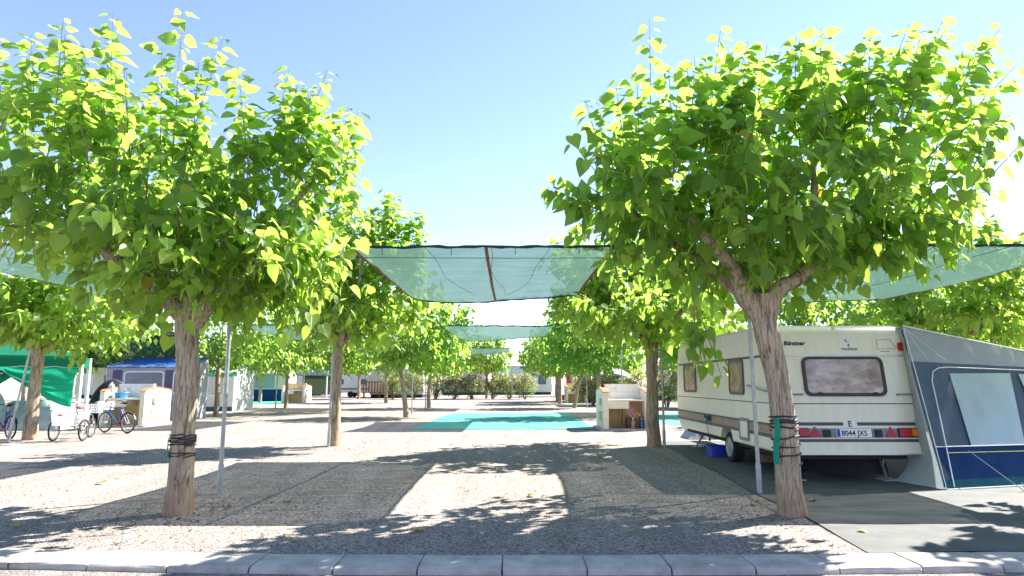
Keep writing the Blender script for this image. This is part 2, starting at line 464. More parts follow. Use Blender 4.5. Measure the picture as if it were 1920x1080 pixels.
# loose pebbles lying on the gravel
def pebbles():
    r = np.random.default_rng(3); N = 26000
    X = r.uniform(-7.5, 4.6, N); Y = 6.45 + 9.5 * r.uniform(0, 1, N) ** 1.7
    keep = ~((X > 3.35) & (Y > 6.5)) & (Y > np.array([kerb_y(q) for q in X]) + 0.02)
    X, Y = X[keep], Y[keep]; N = len(X)
    s = r.uniform(0.004, 0.012, N) * (1 + 0.5 * (r.random(N) < 0.05))
    oc = np.array([(1, 0, 0), (0, 1, 0), (-1, 0, 0), (0, -1, 0), (0, 0, .75), (0, 0, -.5)], float)
    V = oc[None] * s[:, None, None] * r.uniform(0.6, 1.25, (N, 6, 1))
    a = r.uniform(0, 6.28, N); ca, sa = np.cos(a)[:, None], np.sin(a)[:, None]
    V = np.stack([V[..., 0] * ca - V[..., 1] * sa + X[:, None], V[..., 0] * sa + V[..., 1] * ca + Y[:, None], V[..., 2] + 0.002], -1)
    T = np.array([(0, 1, 4), (1, 2, 4), (2, 3, 4), (3, 0, 4)])
    me = np_mesh('loose_gravel', V.reshape(-1, 3), (T[None] + (np.arange(N) * 6)[:, None, None]).reshape(-1, 3))
    pm = mat('pebble', (0.40, 0.375, 0.35), 0.9, 0.6, 30, col2=(0.12, 0.115, 0.11))
    me.materials.append(pm)
    o = bpy.data.objects.new('loose_gravel', me); C.objects.link(o)
    tag(o, 'loose grey gravel stones scattered over the pitch', 'gravel', kind='stuff')

def np_mesh(name, V, T, uv=None):
    me = bpy.data.meshes.new(name)
    nv, ntri = len(V), len(T)
    me.vertices.add(nv); me.vertices.foreach_set('co', np.ascontiguousarray(V, dtype=np.float32).ravel())
    me.loops.add(ntri * 3); me.loops.foreach_set('vertex_index', np.ascontiguousarray(T, dtype=np.int32).ravel())
    me.polygons.add(ntri); me.polygons.foreach_set('loop_start', np.arange(0, ntri * 3, 3, dtype=np.int32))
    me.update(calc_edges=True)
    if uv is not None:
        u = me.uv_layers.new(name='UVMap')
        u.data.foreach_set('uv', np.ascontiguousarray(uv[T.ravel()], dtype=np.float32).ravel())
    return me
pebbles()

# mats on the ground
def sheet(name, poly_fn, nu, nv, m, label, cat, z=0.006, amp=0.006, seed=0):
    def fn(u, v):
        x, y = poly_fn(u, v)
        h = noise.noise(Vector((x * 1.3, y * 0.9, seed))) * amp + noise.noise(Vector((x * 5, y * 3, seed))) * amp * 0.5 + amp
        return (x, y, z + h)
    o = MB().grid(fn, nu, nv).build(name, m, smooth=True)
    return tag(o, label, cat)
def mat_fn(u, v):
    y = kerb_y(3.4 + 7 * u) + 0.03 + (18.5 - 6.5) * v
    xl = 3.40 + 0.045 * (y - 6.4) + 0.03 * math.sin(y * 1.7)
    return (xl + (10.5 - xl) * u, y)
sheet('ground_mat', mat_fn, 60, 90, MATD, 'grey woven ground mat spread under the caravan and awning down to the kerb', 'ground mat', amp=0.007)
sheet('ground_sheet', lambda u, v: (-3.6 + 6.55 * u + 0.5 * v * (1 - u) + 0.12 * math.sin(7 * v) * (1 - u), 23.1 + 12.2 * v + 0.15 * math.sin(9 * u)), 30, 30, MATG,
      'large turquoise ground sheet on the gravel left of the sink block', 'ground sheet', seed=3)
sheet('ground_sheet', lambda u, v: (6.1 + 5 * u, 25.5 + 9.5 * v), 16, 20, MATG, 'turquoise ground sheet strip seen between the tree trunk and the caravan', 'ground sheet', seed=5)
sheet('ground_sheet', lambda u, v: (-26 + 8.5 * u, 50 + 8 * v), 16, 16, MATG2, 'pale green ground sheet in front of the beige awning tent', 'ground sheet', seed=7)
sheet('ground_sheet', lambda u, v: (4.9 + 4.5 * u, 43 + 9 * v), 12, 12, MATD, 'grey ground sheet behind the leaning trunk', 'ground sheet', seed=9)

# ------------------------------------------------------------------ trees
def leaf_templates(n, hi=True):
    out = []
    r = np.random.default_rng(11)
    for k in range(n):
        cup = 0.10 + 0.08 * r.random(); dr = 0.10 + 0.22 * r.random(); wv = r.uniform(-0.05, 0.05, 12)
        wd = r.uniform(0.88, 1.1)
        if hi:
            mid = [(0.0, 0), (0.32, 0), (0.68, 0), (1.02, 0)]
            edge = [(-0.10, 0.17), (-0.02, 0.33), (0.20, 0.42), (0.46, 0.38), (0.74, 0.20)]
            P = list(mid) + [(a, b) for a, b in edge] + [(a, -b) for a, b in edge]
            T = []
            for s0 in (4, 9):
                e = [s0 + i for i in range(5)]
                tr = [(0, e[0], e[1]), (0, e[1], e[2]), (0, e[2], 1), (1, e[2], e[3]), (1, e[3], 2), (2, e[3], e[4]), (2, e[4], 3)]
                if s0 == 9: tr = [t[::-1] for t in tr]
                T += [t[::-1] for t in tr]
        else:
            P = [(0, 0), (1.0, 0), (0.25, 0.40), (0.25, -0.40)]
            T = [(0, 1, 2), (0, 3, 1)]
        V = []
        for i, (a, b) in enumerate(P):
            z = cup * abs(b) * 1.6 - dr * a * a + (wv[i % 12] if b else 0)
            V.append((a, b * wd, z))
        out.append((np.array(V), np.array(T), np.array([(a, b) for a, b in P])))
    return out
TH = leaf_templates(4, True)
TL = leaf_templates(4, False)
LEAF_ME = []
for V, T, UV in TH:
    me = np_mesh('leaf', V, T, UV); me.materials.append(LEAF); me.shade_smooth(); LEAF_ME.append(me)

def nrm(a): return a / np.maximum(np.linalg.norm(a, axis=-1, keepdims=True), 1e-9)

def twig_leaves(r, p0, d, L, K, size, droop, curve, taper=0.0):
    """p0 (M,3) twig roots, d (M,3) directions, L (M,), K leaves each -> leaf arrays and twig polylines"""
    M = len(p0)
    t = (np.arange(K)[None] + r.uniform(0.2, 0.8, (M, K))) / K
    t = 0.12 + 0.88 * t
    dn = np.zeros((M, 1, 3)); dn[..., 2] = 1
    pos = p0[:, None] + d[:, None] * (t * L[:, None])[..., None] + dn * (curve[:, None] * t ** 2 * L[:, None])[..., None]
    a = nrm(np.cross(d, np.array([0.31, 0.22, 0.92]) + r.normal(0, .2, (M, 3)))); b = np.cross(d, a)
    ang = np.arange(K)[None] * 2.6 + r.uniform(0, 6.28, (M, 1)) + r.normal(0, 0.4, (M, K))
    side = a[:, None] * np.cos(ang)[..., None] + b[:, None] * np.sin(ang)[..., None]
    pos = pos + side * 0.06 * (size / 0.2)
    ld = side * 0.9 + d[:, None] * 0.45
    ld[..., 2] -= r.uniform(*droop, (M, K))
    ld = nrm(ld)
    up = np.array([0.12, 0.05, 1.0]) + r.normal(0, 0.42, (M, K, 3))
    n = nrm(up - ld * (up * ld).sum(-1, keepdims=True))
    s = size * np.clip(r.normal(.95, .24, (M, K)), .42, 1.5) * (1 - taper * t ** 3)
    nodes = [p0 + d * (q * L)[:, None] + np.array([0, 0, 1]) * (curve * q * q * L)[:, None] for q in (0, 0.33, 0.66, 1.0)]
    return pos.reshape(-1, 3), ld.reshape(-1, 3), n.reshape(-1, 3), s.ravel(), np.stack(nodes, 1)

def leaf_mesh(name, pos, ld, n, s, temps, r):
    y = np.cross(n, ld)
    vs, ts, us, off = [], [], [], 0
    ids = r.integers(0, len(temps), len(pos))
    for k, (V, T, UV) in enumerate(temps):
        q = ids == k
        if not q.any(): continue
        W = pos[q][:, None] + s[q][:, None, None] * (V[None, :, 0:1] * ld[q][:, None] + V[None, :, 1:2] * y[q][:, None] + V[None, :, 2:3] * n[q][:, None])
        m = q.sum()
        vs.append(W.reshape(-1, 3)); ts.append((T[None] + (np.arange(m) * len(V))[:, None, None] + off).reshape(-1, 3)); us.append(np.tile(UV, (m, 1)))
        off += m * len(V)
    me = np_mesh(name, np.concatenate(vs), np.concatenate(ts), np.concatenate(us))
    me.shade_smooth()
    return me

def catmull(pts, n):
    out = []
    P = [pts[0]] + list(pts) + [pts[-1]]
    for i in range(len(pts) - 1):
        a, b, c, d = (np.array(P[i + k], float) for k in range(4))
        for k in range(n):
            t = k / n
            out.append(0.5 * (2 * b + (c - a) * t + (2 * a - 5 * b + 4 * c - d) * t * t + (3 * b - a - 3 * c + d) * t ** 3))
    out.append(np.array(pts[-1], float))
    return out

def woody(pts, n, seg, seed, ridge=0.06, knots=()):
    mb = MB()
    C4 = catmull(pts, n)
    base = 0
    for i, q in enumerate(C4):
        for k in range(seg):
            a = 2 * math.pi * k / seg
            p = Vector((math.cos(a), math.sin(a), 0))
            rd = ridge * (1 + 2.2 * math.exp(-max(q[2], 0) * 6))
            rr = q[3] * (1 + rd * noise.noise(Vector((p.x * 5, p.y * 5, q[2] * 1.2 + seed))) + rd * 0.9 * noise.noise(Vector((p.x * 1.3, p.y * 1.3, q[2] * 2.1 + seed * 2))))
            for (ka, kz, kr, kh) in knots:
                da = math.atan2(math.sin(a - ka), math.cos(a - ka)) * q[3]
                dd = math.hypot(da, (q[2] - kz)) / kr
                rr += kh * (math.exp(-(dd - 0.9) ** 2 * 6) - 0.9 * math.exp(-dd * dd * 4))
            mb.v.append((q[0] + p.x * rr, q[1] + p.y * rr, q[2]))
    for i in range(len(C4) - 1):
        for k in range(seg):
            a = i * seg + k; b = i * seg + (k + 1) % seg
            mb.f.append((a, b, b + seg, a + seg))
    mb.f.append(tuple((len(C4) - 1) * seg + k for k in range(seg)))
    return mb

TREES = 'mulberry trees on the camping pitches'

def tree(base, label, trunk, limbs, ells, shoots=(), twigs=300, K=8, size=0.2, seed=1, parts=0, hi=True, group=TREES, drop=(), seg=26, knots=(), Lt=(0.4, 0.85), auto=12):
    """everything in world coordinates; base = foot of the trunk"""
    r = np.random.default_rng(seed)
    root = thing('mulberry_tree', label, 'tree', (base[0], base[1], 0), group)
    tr = woody(trunk, 9 if seg > 14 else 4, seg, seed, knots=knots).build('trunk', BARK, root, smooth=True, angle=75)
    for lp in limbs:
        e_ = np.array(lp[-1], float); q_ = np.array(lp[-2], float); d_ = e_ - q_
        lp = list(lp) + [tuple(np.append(e_[:3] + d_[:3] * .55 + r.normal(0, .08, 3), .022))]
        c = catmull(lp, 5 if seg > 14 else 3)
        MB().tube([q[:3] + np.array([noise.noise(Vector(q[:3]) * 3 + Vector((seed, 0, 0))), noise.noise(Vector(q[:3]) * 3 + Vector((0, seed, 0))), 0]) * 0.03 for q in c], [q[3] for q in c], 10 if seg > 14 else 6).build('limb', BARK, tr, smooth=True, angle=75)
    A = []
    wt = np.array([e[3] * e[4] * e[5] * (e[6] if len(e) > 6 else 1) for e in ells]); wt = wt / wt.sum()
    idx = r.choice(len(ells), twigs, p=wt)
    E = np.array([e[:6] for e in ells])[idx]
    dirn = nrm(r.normal(0, 1, (twigs, 3)))
    rad = r.uniform(0, 1, twigs) ** 0.30 * 0.95
    p0 = E[:, :3] + dirn * E[:, 3:6] * rad[:, None]
    h = dirn[:, 2:3]
    d = nrm(dirn * np.array([0.9, 0.9, 0.5]) + np.concatenate([r.normal(0, .35, (twigs, 2)), 0.35 + 0.85 * h + r.normal(0, .3, (twigs, 1))], 1))
    L = r.uniform(*Lt, twigs) * (1 + .45 * np.clip(h[:, 0], 0, 1))
    p0 = p0 - d * (L * 0.55)[:, None]
    cur = np.where(h[:, 0] < 0, -0.25, 0.10) + r.normal(0, .12, twigs)
    A.append(twig_leaves(r, p0, d, L, K, size, (0.35, 1.5), cur))
    shoots = list(shoots)
    if hi:
        up_ = [e for e in ells if e[2] + e[5] > 4.6] or list(ells)
        for k in range(auto):
            e = up_[k % len(up_)]; a = r.uniform(0, 6.28); q = r.uniform(.1, .9)
            sx, sy = e[0] + e[3] * q * math.cos(a), e[1] + e[4] * q * math.sin(a)
            tz = e[2] + e[5] * math.sqrt(1 - q * q * .8)
            shoots.append(((sx, sy, tz - .7), (sx + .30 * math.cos(a) * q, sy + .2 * math.sin(a), tz + r.uniform(.15, .6))))
    if len(shoots):
        a = np.array([q[0] for q in shoots], float); b = np.array([q[1] for q in shoots], float)
        v = b - a; L2 = np.linalg.norm(v, axis=1)
        A.append(twig_leaves(r, a, nrm(v), L2, int(6 + 22 * L2.mean()), size * 1.2, (0.1, 1.0), np.full(len(a), 0.03), taper=0.35))
    if len(drop):
        a = np.array([q[0] for q in drop], float); b = np.array([q[1] for q in drop], float)
        v = b - a; L2 = np.linalg.norm(v, axis=1)
        A.append(twig_leaves(r, a, nrm(v), L2, 9, size * 1.0, (0.7, 1.5), np.full(len(a), -0.05)))
    pos, ld, n, s = (np.concatenate([q[i] for q in A]) for i in range(4))
    tw = np.concatenate([q[4] for q in A])
    bo = np.array([base[0], base[1], 0])
    ok = pos[:, 2] > 1.75
    if len(drop): ok |= np.arange(len(pos)) >= len(pos) - len(drop) * 9
    pos, ld, n, s = pos[ok], ld[ok], n[ok], s[ok]
    # twigs: one wispy mass of thin stems
    if hi:
        mb = MB()
        for q in tw:
            mb.tube(list(q), [0.009, 0.007, 0.005, 0.003], 4, caps=False)
        mb.build('twigs', TWIG, root, smooth=True, kind='stuff')
    sel = np.zeros(len(pos), bool)
    if parts:
        cp = np.array([0, 0, 1.6]); v = pos - cp; dist = np.linalg.norm(v, axis=1)
        area = s * s * (np.abs((v * n).sum(1)) / dist + 0.15) / dist ** 2
        near = np.argsort(dist)[:parts * 3]
        pick = near[np.argsort(-area[near])[:parts]]
        sel[pick] = True
    me = leaf_mesh('crown', pos[~sel] - bo, ld[~sel], n[~sel], s[~sel], TH if hi else TL, r)
    me.materials.append(LEAF if hi else LEAFM)
    cr = bpy.data.objects.new('crown', me); C.objects.link(cr); cr.parent = root; cr['kind'] = 'stuff'
    y = np.cross(n, ld)
    for i in np.nonzero(sel)[0]:
        o = bpy.data.objects.new('leaf', LEAF_ME[i % 4]); C.objects.link(o); o.parent = cr
        X, Y_, Z = ld[i] * s[i], y[i] * s[i], n[i] * s[i]; p = pos[i] - bo
        o.matrix_basis = Matrix(((X[0], Y_[0], Z[0], p[0]), (X[1], Y_[1], Z[1], p[1]), (X[2], Y_[2], Z[2], p[2]), (0, 0, 0, 1)))
    return root

# --- front left tree
tree((-4.09, 8.42), 'thick leafy mulberry tree in the left foreground, trunk with a knot hole and rope coils',
     [(-4.11, 8.42, -0.05, .195), (-4.11, 8.42, .04, .178), (-4.11, 8.42, .35, .155), (-4.12, 8.42, 1.0, .138), (-4.11, 8.42, 1.55, .137), (-4.14, 8.42, 2.0, .133), (-4.17, 8.42, 2.35, .142), (-4.10, 8.42, 2.62, .14), (-4.08, 8.42, 2.72, .10)],
     [[(-4.1, 8.42, 2.3, .12), (-4.5, 8.3, 2.75, .10), (-5.1, 8.2, 3.2, .08), (-5.6, 8.2, 3.9, .05)],
      [(-4.1, 8.42, 2.35, .13), (-3.75, 8.35, 2.75, .10), (-3.3, 8.4, 3.1, .08), (-2.9, 8.4, 3.9, .05)],
      [(-4.05, 8.45, 2.5, .12), (-4.2, 8.8, 2.95, .08), (-4.4, 9.05, 3.3, .045)],
      [(-4.1, 8.4, 2.5, .10), (-4.0, 8.1, 2.85, .07), (-3.9, 7.85, 3.1, .04)]],
     [(-5.8, 8.7, 4.4, 1.4, 1.7, 1.2, .62), (-4.9, 8.7, 4.05, 1.2, 1.8, 1.05, .62), (-3.75, 8.7, 3.75, .9, 1.6, .75, .8), (-2.85, 8.6, 3.95, .75, 1.5, 1.2, .85), (-4.1, 8.6, 3.3, 1.8, 2.0, .7), (-6.0, 8.5, 3.75, 1.1, 1.5, .5), (-3.0, 8.5, 3.0, .85, 1.6, .5), (-4.1, 8.6, 2.95, 1.2, 1.5, .4), (-4.1, 7.9, 2.78, .7, .5, .22)],
     shoots=[((-5.3, 8.3, 4.6), (-5.35, 8.2, 6.45)), ((-5.2, 8.3, 4.6), (-5.5, 8.3, 6.2)), ((-4.4, 8.2, 4.3), (-4.42, 8.2, 6.5)), ((-4.3, 8.2, 4.3), (-3.85, 8.2, 6.1)), ((-4.6, 8.3, 4.3), (-4.6, 8.1, 5.9)), ((-4.2, 8.3, 4.3), (-4.1, 8.1, 5.75)),
             ((-3.2, 8.3, 4.4), (-2.95, 8.2, 5.65)), ((-2.9, 8.3, 4.3), (-2.45, 8.2, 5.65)), ((-3.1, 8.3, 4.3), (-2.75, 8.0, 5.4)), ((-3.5, 8.3, 4.2), (-3.5, 8.2, 5.2)), ((-6.1, 8.3, 4.5), (-5.95, 8.2, 5.95)), ((-6.4, 8.3, 4.5), (-6.4, 8.2, 5.9)), ((-5.7, 8.3, 4.6), (-5.8, 8.3, 5.85)), ((-6.9, 8.4, 4.4), (-7.0, 8.4, 5.8)),
             ((-2.9, 8.3, 4.0), (-2.2, 8.2, 4.95)), ((-2.8, 8.3, 3.8), (-2.0, 8.3, 4.5))],
     twigs=540, K=9, size=0.172, auto=22, seed=21, parts=300, drop=[((-5.2, 8.0, 3.1), (-5.2, 7.9, 2.6)), ((-2.9, 8.3, 2.9), (-2.7, 8.2, 2.45)), ((-4.6, 7.8, 2.9), (-4.65, 7.7, 2.45))],
     knots=[(-1.35, 0.42, 0.06, 0.03), (-1.5, 0.68, 0.045, 0.02), (0.1, 1.72, .10, .018)])

# --- front right tree
tree((3.40, 8.33), 'leaning mulberry tree in the right foreground with forked trunk and large leaves',
     [(3.42, 8.33, -0.05, .195), (3.42, 8.33, .04, .175), (3.40, 8.33, .35, .155), (3.39, 8.33, .9, .15), (3.35, 8.33, 1.5, .142), (3.26, 8.33, 2.05, .150), (3.20, 8.33, 2.4, .148), (3.20, 8.33, 2.6, .145), (3.2, 8.33, 2.72, .12)],
     [[(3.14, 8.33, 2.45, .14), (2.93, 8.3, 2.75, .115), (2.75, 8.2, 3.1, .09), (2.2, 8.2, 3.7, .06)],
      [(3.22, 8.33, 2.45, .13), (3.40, 8.3, 2.78, .105), (3.62, 8.3, 2.9, .095), (3.85, 8.3, 3.15, .085), (4.5, 8.4, 3.8, .05)],
      [(3.85, 8.3, 3.12, .08), (3.9, 8.25, 3.45, .065), (3.9, 8.2, 4.1, .04)],
      [(3.1, 8.35, 2.55, .12), (3.2, 8.8, 3.1, .09), (3.3, 9.2, 3.9, .05)],
      [(3.1, 8.35, 2.6, .10), (2.75, 8.8, 3.1, .08), (2.0, 9.0, 3.7, .05)]],
     [(1.75, 8.6, 4.1, 1.15, 1.6, .7, .7), (2.5, 8.7, 4.2, 1.3, 1.8, .95, .55), (3.8, 8.7, 4.5, 1.5, 1.8, .95, .55), (5.0, 8.6, 4.35, 1.3, 1.7, 1.05, .6), (3.3, 8.9, 3.55, 1.75, 2.3, .6), (4.7, 8.4, 3.75, 1.1, 1.7, .5), (3.1, 8.7, 3.15, 1.1, 1.5, .3), (2.4, 9.2, 3.4, .7, .9, .35), (3.1, 10.6, 3.4, 1.3, .8, .45), (3.2, 7.8, 3.05, 1.0, .5, .22)],
     shoots=[((1.8, 8.2, 4.3), (1.82, 8.1, 6.3)), ((2.1, 8.2, 4.3), (2.05, 8.1, 5.6)), ((1.5, 8.2, 4.2), (1.35, 8.1, 5.45)), ((1.3, 8.2, 4.0), (.95, 8.1, 5.2)), ((2.5, 8.2, 4.5), (2.75, 8.1, 6.15)), ((2.7, 8.2, 4.5), (3.1, 8.1, 6.0)), ((3.1, 8.2, 4.7), (3.35, 8.1, 5.95)), ((3.4, 8.2, 4.8), (3.8, 8.1, 6.05)), ((3.9, 8.2, 4.9), (4.2, 8.1, 5.9)), ((3.6, 8.0, 4.9), (3.6, 7.8, 5.9)), ((2.9, 8.0, 4.7), (2.95, 7.8, 5.7)), ((4.5, 8.0, 4.9), (4.5, 7.7, 5.9)), ((5.5, 8.1, 4.8), (5.95, 7.8, 5.8)), ((4.8, 7.8, 4.9), (5.05, 7.6, 5.8)), ((2.4, 8.0, 4.5), (2.2, 7.8, 5.5)),
             ((4.3, 8.2, 4.8), (4.7, 8.1, 6.05)), ((4.6, 8.2, 4.8), (5.25, 8.1, 6.25)), ((4.9, 8.2, 4.7), (5.7, 8.1, 6.3)), ((5.2, 8.2, 4.7), (6.35, 8.0, 6.1)), ((5.4, 8.2, 4.5), (6.5, 8.0, 5.6)), ((1.1, 8.2, 3.8), (.45, 8.1, 4.05)), ((5.6, 8.2, 4.4), (6.45, 8.1, 5.0)), ((2.3, 8.2, 4.5), (2.4, 8.1, 5.8)), ((5.0, 8.0, 4.9), (5.4, 7.7, 5.9))],
     twigs=410, K=8, size=0.19, auto=28, seed=33, parts=300,
     drop=[((2.45, 8.7, 2.6), (2.5, 8.7, 1.8)), ((2.5, 8.6, 2.4), (2.72, 8.6, 1.7)), ((2.4, 8.6, 2.5), (2.35, 8.6, 1.9)), ((4.9, 8.0, 3.3), (5.1, 7.9, 2.85)), ((4.2, 8.0, 3.2), (4.2, 7.9, 2.75)), ((2.4, 8.0, 3.1), (2.3, 7.9, 2.65)), ((2.9, 7.8, 3.1), (2.9, 7.7, 2.75)), ((5.3, 8.0, 3.5), (5.45, 7.9, 3.1))],
     knots=[(1.2, 1.3, .07, .02)])

def gen_tree(x, y, label, seed, h=5.3, rx=2.4, dx=0.0, twigs=240, K=8, size=0.22, parts=0, hi=False, rt=.135, fork=2.45, lean=0.0, low=2.7, extra=(), shoots=(), drop=(), group=TREES, nsh=8, ryf=.85):
    rg = random.Random(seed)
    top = (x + lean, y, fork)
    tk = [(x, y, -.05, rt * 1.25), (x, y, .05, rt * 1.15), (x + lean * .2 + rg.uniform(-.03, .03), y, .7, rt), (x + lean * .6, y, 1.6, rt * .9), (x + lean, y, fork - .15, rt * .95), (x + lean, y, fork + .05, rt * .85)]
    limbs = []
    nl = 4 if y < 40 else 3
    for k in range(nl):
        a = 2 * math.pi * k / nl + rg.uniform(-.4, .4) + .5
        c_, s_ = math.cos(a), math.sin(a)
        limbs.append([(x + lean, y, fork - .12, rt * .75), (x + lean + .4 * c_, y + .4 * s_, fork + .3, rt * .6), (x + lean + 1.0 * c_, y + 1.0 * s_, fork + .75, rt * .42), (x + lean + 1.5 * c_, y + 1.5 * s_, fork + 1.5, rt * .25)])
    cx = x + dx
    ells = [(cx, y, (low + h) / 2, rx * .85, rx * ryf * .95, (h - low) / 2), (cx + rg.uniform(-.6, .6), y, low + .7, rx, rx * ryf, .62), (cx + rg.uniform(-1, 1), y + rg.uniform(-.6, .6), h - .9, rx * .5, rx * .5, .8)] + list(extra)
    sh = list(shoots)
    for k in range(nsh):
        a = rg.uniform(0, 6.28); q = rg.uniform(.2, .85) * rx
        sx, sy = cx + q * math.cos(a), y + q * math.sin(a) * .8
        sh.append(((sx, sy, h - 1.1 - .3 * q / rx), (sx + .25 * math.cos(a), sy, h + rg.uniform(.1, .7) - .7 * q / rx)))
    return tree((x, y), label, tk, limbs, ells, sh, twigs, K, size, seed, parts, hi, group, drop, seg=20 if y < 20 else 10)

gen_tree(-4.55, 17.25, 'slim mulberry tree behind the left foreground tree, thin pole against its trunk', 41, h=5.4, rx=2.1, dx=.25, twigs=300, size=.21, parts=300, hi=True, rt=.135, fork=2.65,
         extra=[(-3.5, 17.2, 5.3, 1.1, 1.2, .75), (-2.9, 17.2, 4.2, .9, 1.2, .9)], shoots=[((-3.6, 17, 5.2), (-3.4, 17, 6.6)), ((-3.4, 17, 5.2), (-3.15, 17, 6.5)), ((-3.1, 17, 4.9), (-2.75, 17, 5.9)), ((-3.8, 17, 5.2), (-3.9, 17, 6.2)), ((-2.6, 17, 4.6), (-2.3, 17, 5.6))])
gen_tree(3.61, 17.1, 'mulberry tree standing between the right sink block and the caravan', 43, h=5.0, rx=2.5, dx=-.2, twigs=400, ryf=1.2, size=.21, parts=300, hi=True, rt=.165, fork=2.6, extra=[(2.2, 17, 3.6, 1.2, 1.5, .7), (1.8, 17, 4.3, .9, 1.2, .7), (3.0, 14.6, 3.4, 1.8, 1.1, .5)])
gen_tree(-13.7, 19.1, 'mulberry tree by the left edge in front of the green gazebo', 45, h=4.9, rx=3.1, dx=.9, twigs=360, size=.22, parts=300, hi=True, rt=.17, fork=2.5,
         drop=[((-12.6, 18.6, 3.0), (-12.2, 18.5, 2.1)), ((-12.4, 18.6, 3.0), (-11.9, 18.5, 2.35)), ((-11.6, 18.7, 3.2), (-11.3, 18.6, 2.5))])
gen_tree(11.7, 17.6, 'mulberry tree behind the blue awning at the right edge', 47, h=5.5, rx=3.0, dx=.4, twigs=380, size=.22, parts=300, hi=True, rt=.16, low=2.5)
gen_tree(10.7, 8.5, 'mulberry tree outside the right edge, its leaf shadows fall on the grey mat', 49, h=5.4, rx=3.0, dx=0, twigs=300, size=.24, hi=True, rt=.16, low=2.6)
MID = [(-4.98, 31.5, 'mulberry tree with bare leaning trunk at the left corner of the turquoise sheet', 5.5, 2.5, .7, -.35, 0),
       (4.1, 31.5, 'pale trunked mulberry tree directly behind the right sink block', 5.3, 2.5, -.3, 0, 0),
       (-14.4, 32.5, 'mulberry tree in front of the white lattice window tent', 6.2, 3.4, .8, 0, 0),
       (12.3, 26.0, 'mulberry tree beyond the caravan roof, nearest of the trees there', 5.4, 3.0, 0, 0, 0),
       (9.6, 33.0, 'mulberry tree seen between the caravan front and the slim trunk', 5.2, 2.8, 0, 0, 0),
       (17.5, 24.0, 'dark mulberry tree far back behind the awning roof', 5.6, 3.2, 0, 0, 0),
       (20.0, 33.0, 'mulberry tree deep behind the right awning', 5.6, 3.2, 0, 0, 0),
       (-5.3, 42.6, 'mulberry tree with red earth on its trunk foot behind the turquoise sheet', 5.3, 2.6, .4, 0, 0),
       (4.0, 42.8, 'mulberry tree with slanting orange based trunk left of the sink block', 5.2, 2.6, -.3, .55, 0),
       (-14.5, 42.8, 'mulberry tree with scarred slim trunk right of the beige tent', 6.2, 3.2, 0, 0, 0),
       (-9.7, 36.8, 'mulberry tree whose trunk hides behind the slim left trunk', 6.0, 3.1, 0, 0, 0),
       (-21.5, 31.0, 'mulberry tree behind the green gazebo', 5.6, 3.2, 0, 0, 0),
       (12.5, 43.0, 'mulberry tree behind the right flowering hedge', 5.2, 3.0, 0, 0, 0),
       (-10.2, 54.0, 'twin mulberry trunk behind the bare leaning tree', 5.2, 2.8, 0, 0, 0),
       (-20.5, 54.2, 'mulberry tree in front of the beige tent panel', 5.3, 2.9, 0, 0, 0),
       (3.7, 51.4, 'mulberry tree with straight trunk beside the far right sink block', 5.3, 2.8, -.3, 0, 0),
       (3.9, 57.0, 'mulberry tree just behind the far right sink block', 5.3, 2.8, -.3, 0, 0),
       (-2.6, 68.0, 'small rounded mulberry tree standing in the flowering hedge at the lane end', 6.0, 2.6, .2, 0, 0),
       (-15.2, 66.0, 'mulberry tree beside the wooden deck of the mobile home', 5.6, 3.0, 0, 0, 0),
       (-24.0, 66.0, 'mulberry tree by the blue gable tent', 5.6, 3.0, 0, 0, 0)]
for i, (x, y, lab, h, rx, dx, lean, _) in enumerate(MID):
    far = y > 48
    gen_tree(x, y, lab, 60 + i, h=h + .2, rx=rx + (.5 if y > 29 else .4), dx=dx, lean=lean, twigs=400 if not far else 300, K=8, size=.25 if not far else .32, rt=.12 if not far else .14, parts=0, low=2.25 if not far else 2.75, nsh=12)
for i, (x, y) in enumerate([(-32, 45), (-30, 58), (-34, 72), (-20, 82), (-28, 90), (8.5, 60), (12, 72), (5.2, 78), (20, 60), (26, 48), (28, 70), (-9, 80), (30, 36), (-44, 60), (-31, 36), (38, 52)]):
    gen_tree(x, y, 'leafy mulberry tree in the crowded back rows', 100 + i, h=6.2, rx=3.6, twigs=240, K=8, size=.36, rt=.15, low=2.3, group='mulberry trees in the crowded back rows')

